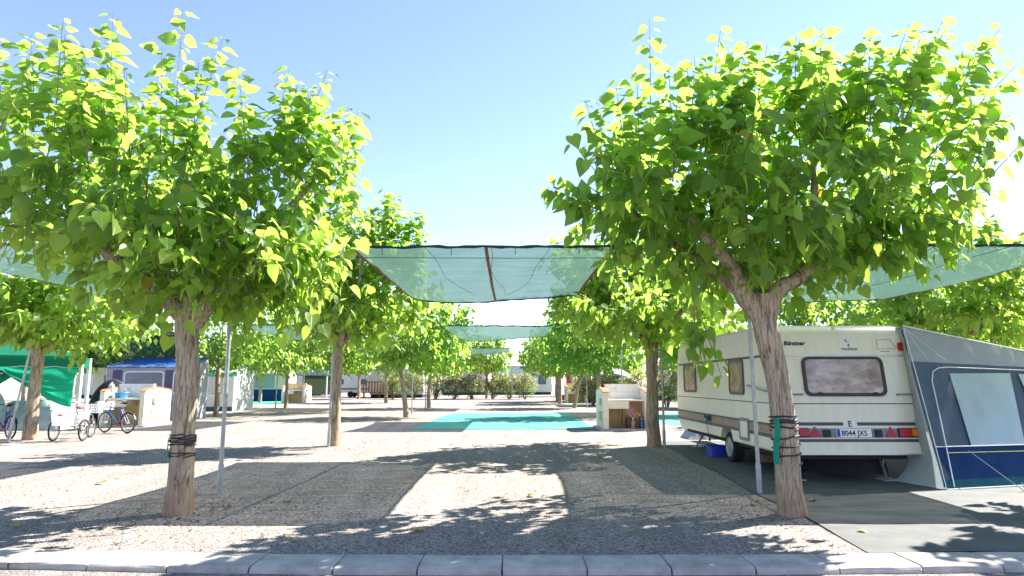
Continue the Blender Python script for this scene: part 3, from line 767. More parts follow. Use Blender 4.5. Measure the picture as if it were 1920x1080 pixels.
# ------------------------------------------------------------------ poles, wires, sails
PH = 3.72
proto = thing('steel_pole', 'galvanised steel pole by the left foreground trunk', 'pole', (-4.25, 9.88, 0), 'steel poles that carry the shade sails')
mb = MB(); mb.tube([(-4.25, 9.88, -.05), (-4.25, 9.88, PH)], .030, 12); mb.build('tube', GALV, proto, smooth=True)
mb = MB(); mb.tube([(-4.25, 9.88, -.05), (-4.25, 9.88, .42)], .040, 12); mb.build('sleeve', GALV, proto, smooth=True)
mb = MB(); mb.ring((-4.25, 9.88, PH - .06), (0, 0, 1), .036, .012, 14, 6); mb.box(-4.30, -4.20, 9.85, 9.91, PH, PH + .02); mb.build('cap', GALV, proto, smooth=True)
POLES = [(3.62, 9.94, 'galvanised steel pole left of the leaning foreground trunk beside the caravan', (-.02, 0)), (-4.62, 16.95, 'thin steel pole touching the slim trunk behind the left foreground', (0, .01)), (3.84, 16.97, 'steel pole right beside the trunk between sink block and caravan', (0, 0)),
         (-13.82, 18.45, 'slanting pale pole beside the leftmost trunk', (0, .14)), (-5.2, 34.7, 'steel pole right of the bare leaning trunk', (0, 0)), (-5.5, 42.4, 'steel pole beside the trunk with the red earth foot', (0, 0)), (-11.2, 59, 'white pole in front of the mobile home deck', (0, .03)), (-17.4, 55.5, 'pale pole in front of the far left sink block', (0, 0)),
         (-14.95, 42.2, 'pale pole just left of the scarred slim trunk', (0, .02)), (-16.0, 38.2, 'dark thin pole right of the white lattice window tent', (0, 0)), (4.75, 42.3, 'steel pole leaning beside the slanting orange based trunk', (0, 0)), (0.0, 60.5, 'thin lone pole in the middle of the lane', (0, 0)), (4.55, 27.5, 'pale pole rising behind the right sink block', (0, 0)),
         (12.4, 17.0, 'steel pole rising behind the awning roof', (0, 0))]
CH[proto.name] = kids(proto)
for x, y, lab, tilt in POLES:
    c = copy_tree(proto, loc=(x, y, 0), label=lab)
    c.rotation_euler = (tilt[0], tilt[1], 0)

def wire(p, q, lab, sag=.03, r=.006):
    p, q = Vector(p), Vector(q)
    mb = MB().tube([p.lerp(q, t) - Vector((0, 0, 4 * sag * t * (1 - t))) for t in [i / 12 for i in range(13)]], r, 5)
    tag(mb.build('support_wire', WIRE, smooth=True), lab, 'wire', 'support wires of the shade sails')
wire((-4.25, 9.88, 3.52), (3.62, 9.94, 3.52), 'thin wire just under the front edge of the central shade sail')
wire((-4.6, 16.95, 3.70), (3.84, 16.97, 3.70), 'thin wire across the sky behind the central shade sail')
wire((-4.25, 9.88, 3.69), (-12.5, 9.88, 3.75), 'wire holding the front edge of the left shade sail')
wire((3.62, 9.94, 3.69), (12.0, 9.94, 3.72), 'wire holding the front edge of the right shade sail')

def sail(x0, x1, y0, y1, zc, lab, sag=.12, seed=0, detail=True, group='green shade sails strung over the pitches', wob=1.0):
    """zc = heights of near-left, near-right, far-right, far-left corners"""
    root = thing('shade_sail', lab, 'shade sail', ((x0 + x1) / 2, (y0 + y1) / 2, 3.5), group)
    def fn(u, v):
        z = (zc[0] * (1 - u) + zc[1] * u) * (1 - v) + (zc[3] * (1 - u) + zc[2] * u) * v
        ins = 0.10 * math.sin(math.pi * v)
        x = x0 + (x1 - x0) * u
        x += ins * (1 - 2 * u)
        y = y0 + (y1 - y0) * v
        z -= sag * 4 * v * (1 - v) * .7 + sag * 1.5 * (v ** 2) * math.sin(math.pi * u ** .62) * (1 - .45 * u)
        z += wob * .030 * noise.noise(Vector((x * 2.2, y * .8, seed))) + wob * .022 * noise.noise(Vector((x * .7, y * 4, seed + 3)))
        y += -.06 * wob * math.sin(math.pi * 2 * u) ** 2 * (1 if v > .5 else 0)
        return Vector((x, y, z))
    nu, nv = (40, 44) if detail else (16, 10)
    MB().grid(fn, nu, nv).build('net_cloth', SAIL, root, smooth=True)
    for v, rr, nm in ((0, .022, 'front_hem'), (1, .018, 'rear_hem')):
        pts = [fn(i / 30, v) + Vector((0, 0, -.005 * (1 + math.sin(i * 2.3 + seed)) if detail else 0)) for i in range(31)]
        MB().tube(pts, [rr * (1 + .25 * math.sin(i * 1.9 + seed)) for i in range(31)], 7).build(nm, SAILD, root, smooth=True)
    if detail:
        for u, nm in ((.003, 'side_strap'), (.51, 'seam_strap'), (.997, 'side_strap')):
            mb = MB()
            mb.grid(lambda a, b: fn(u, b) + Vector(((a - .5) * .055, 0, -.008)), 1, 30)
            o = mb.build(nm, STRAP, root)
        for q, (u, a) in enumerate(((.28, .12), (.52, .06), (.74, -.14))):
            pts = [fn(u + a * t * t + .012 * math.sin(9 * t + q), t * .8) + Vector((0, 0, -.015)) for t in [i / 14 for i in range(15)]]
            MB().tube(pts, .004, 4).build('cord', BLACK, root)
        for u in (.12, .38, .62, .86):
            p = fn(u, 0)
            MB().tube([p, (p.x, p.y + .04, p.z - .12)], .006, 5).build('hook', WIRE, root)
    return root
sail(-2.45, 1.58, 9.75, 15.7, (3.64, 3.64, 3.68, 3.66), 'central green shade sail stretched across the lane between the two big trees', seed=1)
sail(-9.5, -5.4, 9.8, 15.8, (3.7, 3.68, 3.68, 3.7), 'green shade sail behind the left foreground crown, cut by the left edge', seed=2)
sail(3.75, 8.9, 9.8, 15.9, (3.68, 3.68, 3.6, 3.7), 'green shade sail above the caravan and awning', seed=3)
for k, (x0, x1, y0, y1, z, lab) in enumerate([(-2.5, 1.5, 24, 29.5, 3.66, 'sagging dark edged shade sail further down the lane behind the central one'), (-2.7, -.1, 39.5, 44, 3.66, 'small distant shade sail in front of the lane end tree'),
        (-12.0, -7.6, 39.5, 44.5, 3.72, 'distant shade sail behind the slim left trunk'), (-10.3, -7.7, 24.5, 30, 3.74, 'teal shade sail half hidden by leaves left of the slim trunk'), (5.4, 9.2, 33, 38.5, 3.75, 'shade sail between the slim right trunk and the far trees'), (10.5, 14.5, 24.5, 30, 3.7, 'shade sail behind the caravan front end'),
        (-19.5, -14.6, 30.2, 33.5, 3.9, 'shade sail above the tall green net on the left'), (6.0, 9.5, 46, 51, 3.6, 'dark green shade sail above the far grey tent')]):
    sail(x0, x1, y0, y1, (z, z, z, z), lab, sag=.16, seed=10 + k, detail=False)
# green net screen hung at the left
root = thing('net_screen', 'tall dark green net screen hung behind the blue roofed awning tent', 'net screen', (-17.8, 31, 0))
GNET = cloth_mat('dark green net', (0.022, 0.085, 0.03), trans=.05, transl=.15, weave=.03)
MB().grid(lambda u, v: (-20.6 + 5.4 * u, 31 + .08 * math.sin(9 * u) + .05 * math.sin(21 * u + 4 * v), 2.3 + 1.6 * v - .1 * math.sin(math.pi * u) * v), 40, 8).build('net_cloth', GNET, root, smooth=True)
for px in (-20.6, -15.2):
    MB().tube([(px, 31.05, 0), (px, 31.05, 3.95)], .03, 8).build('post', GALV, root, smooth=True)
MB().tube([(-20.6, 31.05, 3.9), (-15.2, 31.05, 3.9)], .012, 6).build('top_cord', WIRE, root)

# ropes and cloth on the trunks
def coil(path, r, lab, m=BLACK, name='rope_coil'):
    tag(MB().tube(path, r, 7).build(name, m, smooth=True), lab, 'rope', 'ropes wound round the foreground trunks')
def helix(cx, cy, z0, turns, r0, dz, seed, step=24):
    out = []
    for i in range(int(turns * step) + 1):
        a = 2 * math.pi * i / step - 1
        z = z0 + dz * i / step + .025 * noise.noise(Vector((math.cos(a), math.sin(a), seed + i / step * .7)))
        q = r0 + .006 * noise.noise(Vector((a, seed, 0)))
        xx = cx(z)
        out.append((xx + q * math.cos(a), cy + q * math.sin(a), z))
    return out
coil(helix(lambda z: -4.12, 8.42, .83, 6, .150, .022, 1), .009, 'dark ropes wound in a thick bundle round the left foreground trunk')
coil(helix(lambda z: -4.12, 8.42, .70, 2.1, .152, .02, 4), .008, 'lower loop of dark rope round the left foreground trunk')
rt = lambda z: 3.43 - .05 * z
coil(helix(rt, 8.33, 1.03, 4.2, .160, .04, 7), .011, 'tight dark hose coils at the top of the right foreground trunk winding')
coil(helix(rt, 8.33, .62, 3.6, .165, .11, 9), .009, 'loose slanting dark hose loops lower on the right foreground trunk')
GCL = cloth_mat('green cloth strip', (0.01, 0.30, 0.20), transl=.25)
tag(MB().grid(lambda u, v: (3.21 - .02 * v + .05 * u + .012 * math.sin(6 * v), 8.22 - .05 * u, .62 + .55 * (1 - v)), 4, 12).build('cloth_strip', GCL, smooth=True), 'green cloth strip tied to the left side of the right foreground trunk', 'cloth')
tag(MB().grid(lambda u, v: (-4.27 + .04 * u, 8.34 - .05 * u, .66 + .26 * (1 - v)), 3, 6).build('cloth_strip', GCL, smooth=True), 'scrap of green cloth under the rope on the left foreground trunk', 'cloth')

# ------------------------------------------------------------------ caravan
CX0, CX1 = 4.41, 6.60
car = thing('caravan', 'cream touring caravan with brown stripes parked under the shade sail', 'caravan', (5.5, 13.8, 0))
prof = [(10.8, .46), (11.085, 2.30), (11.11, 2.40), (11.16, 2.48), (11.25, 2.545), (11.40, 2.58), (11.8, 2.60), (16.9, 2.62), (17.25, 2.58), (17.5, 2.45), (17.66, 2.2), (17.8, 1.35), (17.82, 1.1), (17.72, .62), (17.5, .46)]
arch = [(13.8 + .40 * math.cos(a), .36 + .40 * math.sin(a)) for a in [R(14 + 152 * k / 10) for k in range(11)]]
prof2 = prof + arch
bm = bmesh.new()
va = [bm.verts.new((CX0, y, z)) for y, z in prof2]; vb = [bm.verts.new((CX1, y, z)) for y, z in prof2]
n = len(prof2)
bm.faces.new(va); bm.faces.new(vb[::-1])
for i in range(n): bm.faces.new((va[(i + 1) % n], va[i], vb[i], vb[(i + 1) % n]))
bmesh.ops.recalc_face_normals(bm, faces=bm.faces[:])
ed = [e for e in bm.edges if abs(e.verts[0].co.x - e.verts[1].co.x) < 1e-6 and e.verts[0].index < 0 or (abs(e.verts[0].co.x - e.verts[1].co.x) < 1e-6 and min(e.verts[0].co.z, e.verts[1].co.z) > .455 and not (13.3 < e.verts[0].co.y < 14.3 and e.verts[0].co.z < 1))]
bmesh.ops.bevel(bm, geom=ed, offset=.045, segments=3, affect='EDGES', profile=.6)
mb = MB(); mb.bm(bm)
body = mb.build('body', CREAM, car, smooth=True, angle=35)
FR = fr((0, 10.8, .46), (1, 0, 0), (0, .155, 1))
FS = fr((CX0, 0, 0), (0, -1, 0), (0, 0, 1))
def vz(z): return (z - .46) * 1.0119
def plate(name, x0, z0, x1, z1, m, d0=.0, d1=.004, r=.0, parent=car, F=FR, label=None):
    f = vz if F is FR else (lambda q: q)
    if F is FS: x0, x1 = -x0, -x1
    p = rrect(min(x0, x1), f(z0), max(x0, x1), f(z1), max(r, .001), 4 if r > .005 else 1)
    return MB().prism(p, F, d0 - .01, d1).build(name, m, parent, smooth=True, angle=30, label=label)
# rear trims and stripes
plate('drip_rail', 4.45, 2.035, 6.56, 2.06, ALU, d1=.014)
plate('stripe', 4.45, 1.253, 6.56, 1.268, STRIPE, d1=.005)
plate('stripe', 4.45, .913, 5.37, .965, STRIPE, d1=.004); plate('stripe', 5.60, .913, 6.56, .965, STRIPE, d1=.004)
plate('light_band', 4.45, .722, 6.57, .87, BANDR, d1=.008)
plate('stripe', 4.45, .655, 6.57, .702, STRIPE, d1=.004)
plate('bottom_trim', 4.44, .455, 6.57, .478, ALU, d1=.008)
# rear window
win = plate('rear_window', 4.84, 1.40, 6.14, 2.005, FOIL, d1=.022, r=.09)
o_, i_ = rrect(4.815, vz(1.378), 6.165, vz(2.025), .11, 5), rrect(4.865, vz(1.43), 6.115, vz(1.985), .075, 5)
MB().frame(o_, i_, FR, -.004, .034).build('window_frame', DRUB, win, smooth=True, angle=30)
for xx in (5.02, 5.93): plate('catch', xx, 1.40, xx + .07, 1.44, BLACK, d1=.045, parent=win)
# lights
for x0, x1, flip in ((4.47, 4.79, 0), (6.23, 6.625, 1)):
    L = plate('tail_light', x0, .728, x1, .872, BLACK, d1=.035, r=.012)
    mid = x0 + (x1 - x0) * (.48 if not flip else .52)
    a, b = (ORANGE, RED) if not flip else (RED, ORANGE)
    plate('lens', x0 + .012, .742, mid - .006, .86, a, d1=.055, r=.012, parent=L); plate('lens', mid + .006, .742, x1 - .012, .86, b, d1=.055, r=.012, parent=L)
for x0, x1 in ((4.80, 4.99), (6.03, 6.21)):
    xm = (x0 + x1) / 2
    MB().prism([(x0, vz(.735)), (x1, vz(.735)), (xm, vz(.895))], FR, .0, .026).build('triangle_reflector', RED, car)
for x0, x1 in ((5.02, 5.13), (5.86, 5.96)): plate('lamp_holder', x0, .73, x1, .845, BLACK, d1=.05, r=.015)
pl = plate('number_plate', 5.235, .728, 5.80, .862, PLATE, d1=.022, r=.012)
plate('plate_strip', 5.242, .735, 5.292, .855, BLUE, d1=.025, parent=pl)
text('8044 JXS', .122, FR @ Matrix.Translation((5.315, vz(.752), .022)), INK, pl, sx=.92, bold=.0015)
st = plate('country_sticker', 5.38, .895, 5.585, .99, PLATE, d1=.006, r=.045)
text('E', .13, FR @ Matrix.Translation((5.445, vz(.896), .006)), INK, st, bold=.002)
text('Bürstner', .098, FR @ Matrix.Translation((4.56, vz(2.225), .0)), INK, car, shear=.25, bold=.004, sx=1.02)
stk = plate('town_sticker', 5.50, 2.13, 5.80, 2.40, mat('off white sticker', (.74, .73, .68), .5, .05), d1=.003, r=.02)
text('VALENCIA', .058, FR @ Matrix.Translation((5.525, vz(2.14), .003)), INK, stk, sx=.98, bold=.001)
MB().prism([(5.60, vz(2.33)), (5.615, vz(2.33)), (5.62, vz(2.285)), (5.66, vz(2.285)), (5.66, vz(2.277)), (5.605, vz(2.277))], FR, 0, .006).build('emblem', INK, stk)
MB().prism(rrect(5.635, vz(2.20), 5.67, vz(2.25), .012, 3), FR, 0, .006).build('emblem', TERRA, stk)
# thin outline drawing of a caravan at the upper right
sg = MB()
pts = [(6.13, 2.16), (6.13, 2.30), (6.16, 2.318), (6.36, 2.318), (6.43, 2.20), (6.54, 2.195), (6.46, 2.17), (6.13, 2.16)]
for a, b in zip(pts[:-1], pts[1:]):
    d = Vector((b[0] - a[0], (b[1] - a[1]))).normalized(); nx = Vector((-d.y, d.x)) * .003
    sg.prism([(a[0] - nx.x, vz(a[1]) - nx.y), (b[0] - nx.x, vz(b[1]) - nx.y), (b[0] + nx.x, vz(b[1]) + nx.y), (a[0] + nx.x, vz(a[1]) + nx.y)], FR, 0, .003)
sg.build('outline_emblem', STRIPE, car)
plate('emblem_underline', 6.17, 2.118, 6.33, 2.126, INK, d1=.003)
plate('marker_light', 6.47, 2.125, 6.575, 2.265, RED, d1=.045, r=.015)
for x0, x1 in ((4.50, 4.76), (6.32, 6.56)):
    h = MB(); a = FR @ Vector((x0, vz(1.405), .0)); b = FR @ Vector((x1, vz(1.405), .0)); nrmv = FR.to_3x3() @ Vector((0, 0, 1))
    h.tube([a, a + nrmv * .05, b + nrmv * .05, b], .014, 8); h.build('grab_handle', mat('grey handle', (.22, .22, .22), .5), car, smooth=True)
# side trims
plate('drip_rail', 10.98 + .1, 2.045, 17.5, 2.085, STRIPE, F=FS, d1=.012)
plate('stripe', 10.98, 1.245, 17.7, 1.262, STRIPE, F=FS, d1=.005)
plate('stripe', 10.93, .872, 17.72, .915, STRIPE, F=FS, d1=.006)
plate('side_band', 10.92, .737, 17.74, .870, BANDS, F=FS, d1=.004)
plate('stripe', 10.9, .672, 17.72, .735, STRIPE, F=FS, d1=.006)
plate('bottom_trim', 10.86, .455, 13.38, .478, ALU, F=FS, d1=.008)
for (ya, yb, za, zb) in ((13.43, 12.63, 1.39, 2.035), (16.95, 15.9, 1.39, 2.035)):
    ww = plate('side_window', ya, za, yb, zb, FOIL, F=FS, d1=.02, r=.08)
    o_, i_ = rrect(-ya - .02, za - .02, -yb + .02, zb + .02, .1, 5), rrect(-ya + .035, za + .035, -yb - .035, zb - .035, .065, 5)
    MB().frame(o_, i_, FS, -.004, .03).build('window_frame', mat('grey frame', (.12, .11, .11), .5), ww, smooth=True, angle=30)
ht = plate('service_hatch', 12.98, .53, 12.47, .93, CREAM, F=FS, d1=.014, r=.05)
MB().frame(rrect(-12.99, .52, -12.46, .94, .06, 4), rrect(-12.93, .58, -12.52, .88, .035, 4), FS, -.004, .022).build('hatch_frame', BANDR, ht, smooth=True, angle=30)
for yy in (16.37, 14.12, 11.95): plate('side_marker', yy + .06, .775, yy - .06, .825, ORANGE, F=FS, d1=.02, r=.015)
h = MB().tube([(4.40, 12.27, 1.55), (4.33, 12.25, 1.55), (4.33, 11.40, 1.46), (4.40, 11.38, 1.46)], .018, 8); h.build('grab_rail', mat('worn rail', (.42, .38, .33), .5), car, smooth=True)
MB().tube([(CX0 - .003, 11.2, 2.575), (CX0 - .003, 17.3, 2.605)], .016, 8).build('roof_rail', ALU, car, smooth=True)
# wheel
for s, xx in (('wheel', 4.47), ('wheel', 6.36)):
    wh = MB().tube([(xx, 13.8, .30), (xx + .19, 13.8, .30)], .30, 30).build('wheel', TYRE, car, smooth=True, angle=50)
    MB().ring((xx + .02, 13.8, .3), (1, 0, 0), .262, .04, 32, 8).build('tyre', TYRE, wh, smooth=True)
    MB().disc((xx, 13.8, .30), (1, 0, 0), .195, .02, 24).ring((xx - .01, 13.8, .3), (1, 0, 0), .188, .016, 28, 6).disc((xx - .01, 13.8, .3), (1, 0, 0), .07, .03, 14).build('rim', GALV, wh, smooth=True)
# underside
MB().box(4.55, 6.5, 11.1, 17.4, .36, .456).build('chassis', UNDER, car)
MB().tube([(4.5, 13.8, .3), (6.5, 13.8, .3)], .045, 8).build('axle', UNDER, car, smooth=True)
for (xx, yy, d) in ((4.75, 16.9, -1), (6.3, 11.25, 1), (4.8, 11.3, 1), (6.2, 16.9, -1)):
    mb = MB(); mb.tube([(xx, yy + .35 * d, .40), (xx - .1, yy - .05 * d, .03)], .025, 6); mb.tube([(xx - .02, yy + .12 * d, .40), (xx - .05, yy + .15 * d, .22)], .018, 6); mb.box(xx - .22, xx + .02, yy - .2, yy + .1, .0, .03)
    mb.build('steady_leg', GALV, car)
MB().box(5.3, 5.7, 17.7, 19.0, .40, .50).tube([(5.5, 18.7, .0), (5.5, 18.7, .6)], .03, 8).build('drawbar', UNDER, car)
MB().box(5.1, 5.5, 13.0, 13.5, 2.60, 2.66, .02).build('roof_vent', WHITE, car)
MB().tube([(4.39, 15.1, .80), (4.36, 15.05, .75), (4.39, 14.95, .4)], .006, 5).build('cable', BLACK, car)
BLC = cloth_mat('dark blue cloth', (.02, .05, .13), transl=.1)
tag(MB().grid(lambda u, v: (4.365 + .02 * math.sin(7 * u), 15.2 - .42 * u, .80 + .05 * v + .05 * math.sin(5 * u + 3 * v)), 8, 5).build('cloth', BLC, smooth=True), 'dark blue rag hanging on the caravan side band', 'cloth')
# bucket under the caravan
bk = thing('bucket', 'bright blue plastic basin on the mat beside the caravan wheel', 'basin', (4.47, 14.75, 0))
mb = MB(); mb.frame(rrect(4.29, 14.58, 4.65, 14.92, .05), rrect(4.31, 14.60, 4.63, 14.90, .045), Matrix.Identity(4), .012, .23); mb.prism(rrect(4.30, 14.59, 4.64, 14.91, .05), Matrix.Identity(4), .012, .03)
mb.build('tub', BLUE, bk, smooth=True, angle=30)
MB().frame(rrect(4.27, 14.56, 4.67, 14.94, .06), rrect(4.31, 14.60, 4.63, 14.90, .045), Matrix.Identity(4), .232, .245).build('lip', BLUE, bk, smooth=True, angle=30)
tag(MB().box(5.0, 5.35, 13.5, 13.8, .01, .18, .02).build('wheel_chock', mat('wood block', (.25, .18, .1), .8)), 'wooden block pushed under the caravan behind the wheel', 'block')
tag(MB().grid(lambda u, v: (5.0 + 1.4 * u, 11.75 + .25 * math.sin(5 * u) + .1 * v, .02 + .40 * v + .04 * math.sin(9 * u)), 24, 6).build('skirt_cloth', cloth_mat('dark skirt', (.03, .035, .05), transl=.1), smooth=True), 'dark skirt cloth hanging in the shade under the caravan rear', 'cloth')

# ------------------------------------------------------------------ awning tent
aw = thing('awning', 'blue and grey awning tent attached to the right side of the caravan', 'awning', (8, 12.5, 0))
GREYA = cloth_mat('grey awning fabric', (0.40, 0.43, 0.48), transl=.25, var=.1)
LGREY = cloth_mat('pale grey awning flap', (0.44, 0.50, 0.52), transl=.25, var=.15)
SLATE = cloth_mat('slate blue awning fabric', (0.10, 0.14, 0.20), transl=.15, var=.15)
NAVY = cloth_mat('blue awning base panel', (0.012, 0.055, 0.19), transl=.2, var=.25)
VINYL = mat('clear vinyl window', (0.38, 0.47, 0.54), 0.25, .12, 2, bump=.1, bscale=5, spec=.6)
WPIPE = mat('white piping', (.75, .76, .78), .6)
TEAL = cloth_mat('teal edging', (.02, .11, .15), transl=0)
nA = Vector((.27, -1, .33)).normalized()       # outward normal of the end panel
def ap(x, z, off=0): return Vector((x, 10.18 + .27 * (x - 6.49) + .33 * z, z)) + nA * off
def apoly(name, pts, m, off, th=.006, parent=aw, sub=0, wr=.0):
    if not sub:
        mb = MB(); nn = len(pts)
        mb.add([ap(x, z, off) for x, z in pts] + [ap(x, z, off - th) for x, z in pts], [tuple(range(nn)), tuple(range(nn, 2 * nn))[::-1]] + [(i, nn + i, nn + (i + 1) % nn, (i + 1) % nn) for i in range(nn)])
        return mb.build(name, m, parent)
    a, b, c, d = pts       # quad grid, wrinkled
    def fn(u, v):
        x = (a[0] * (1 - u) + b[0] * u) * (1 - v) + (d[0] * (1 - u) + c[0] * u) * v
        z = (a[1] * (1 - u) + b[1] * u) * (1 - v) + (d[1] * (1 - u) + c[1] * u) * v
        return ap(x, z, off + wr * noise.noise(Vector((x * 2.5, z * 1.2, off * 50))) + wr * .5 * noise.noise(Vector((x * 7, z * 2, 3))))
    return MB().grid(fn, sub, sub).build(name, m, parent, smooth=True)
XE = 9.6
roof_z = lambda x: 2.53 - .163 * (x - 6.54)
apoly('gable_panel', [(6.535, 1.95), (XE, 1.84), (XE, roof_z(XE) - .003), (6.545, 2.53)], GREYA, 0, sub=30, wr=.03)
apoly('end_panel', [(6.50, .145), (XE, .145), (XE, 1.84), (6.535, 1.95)], SLATE, 0, sub=34, wr=.02)
apoly('base_panel', [(6.66, .145), (XE, .145), (XE, .60), (6.50, .60)], NAVY, .026, sub=30, wr=.014)
apoly('mud_flap', [(6.485, .0), (XE, .0), (XE, .145), (6.50, .145)], TEAL, .022, sub=14, wr=.008)
wn = apoly('window', [(7.185, .61), (8.243, .60), (8.44, 1.75), (7.20, 1.745)][0:4], VINYL, .030, sub=16, wr=.010)
apoly('window', [(8.75, .60), (XE - .1, .60), (XE - .1, 1.72), (8.62, 1.74)], VINYL, .030, sub=10, wr=.010)
def pipe(name, pts, m=WPIPE, r=.009):
    MB().tube([ap(x, z, .036) for x, z in pts], r, 6).build(name, m, aw, smooth=True)
pipe('piping', [(6.633, .04), (6.73, .9), (6.80, 1.62), (6.87, 1.77), (7.0, 1.83), (7.2, 1.845), (XE, 1.78)])
pipe('piping', [(6.50, .615), (7.2, .61), (XE, .60)], r=.008)
pipe('yellow_piping', [(6.68, .523), (XE, .50)], mat('yellow tape', (.55, .5, .15), .6), .008)
pipe('piping', [(6.485, .02), (6.52, 1.2), (6.545, 2.5)], r=.007)
pipe('piping', [(6.55, 2.5), (7.2, 1.95)], r=.004); pipe('piping', [(6.55, 2.5), (6.85, 1.94)], r=.004)
pipe('roof_seam', [(6.545, 2.53), (XE, roof_z(XE))], r=.012)
pipe('white_hem', [(6.485, .012), (XE, .012)], r=.012)
# flap that closes the gap to the caravan wall
def flap(u, v):
    z = 2.5 * v
    a = ap(6.492 + .02 * v, z)
    ycar = 10.8 + .155 * (z - .46)
    b = Vector((6.585 - (.35 * (1 - z / .5) ** 2 if z < .5 else 0), max(ycar, a.y + .0) + (.25 if z > .45 else .35), z))
    p = a.lerp(b, u)
    return p + Vector((.03 * noise.noise(Vector((u * 3, z * 3, 1))), 0, 0)) * math.sin(math.pi * u)
MB().grid(flap, 8, 30).build('side_flap', LGREY, aw, smooth=True)
kd = [Vector((6.612, 10.79 + .155 * (z - .46), z)) for z in np.linspace(.5, 2.35, 12)] + [Vector((6.61, 11.2, 2.53))]
MB().tube(kd, .011, 6).build('keder_rail', TEAL, aw, smooth=True)
MB().grid(lambda u, v: Vector((6.55 + (XE - 6.55) * u, 11.0 + .30 * (6.55 + (XE - 6.55) * u - 6.49) * (1 - v) + v * (17.0 - 11.0), roof_z(6.55 + (XE - 6.55) * u) + .008 * math.sin(12 * v))), 12, 14).build('roof_panel', GREYA, aw, smooth=True)
MB().grid(lambda u, v: Vector((XE, 10.18 + .27 * (XE - 6.49) + .33 * 2.03 * v + u * (17.0 - 10.18 - .27 * (XE - 6.49) - .33 * 2.03 * v), .02 + 2.0 * v)), 6, 4).build('front_panel', SLATE, aw, smooth=True)
tag(MB().tube([ap(7.1, .56, .02), (7.55, 10.02, .02)], .006, 5).build('guy_rope', mat('pale cord', (.5, .52, .5), .7), smooth=True), 'pale guy rope slanting down from the awning base panel', 'rope')
tag(MB().tube([(7.55, 10.05, .14), (7.57, 10.0, -.02)], .008, 6).build('tent_peg', GALV), 'small tent peg at the foot of the awning guy rope', 'peg')

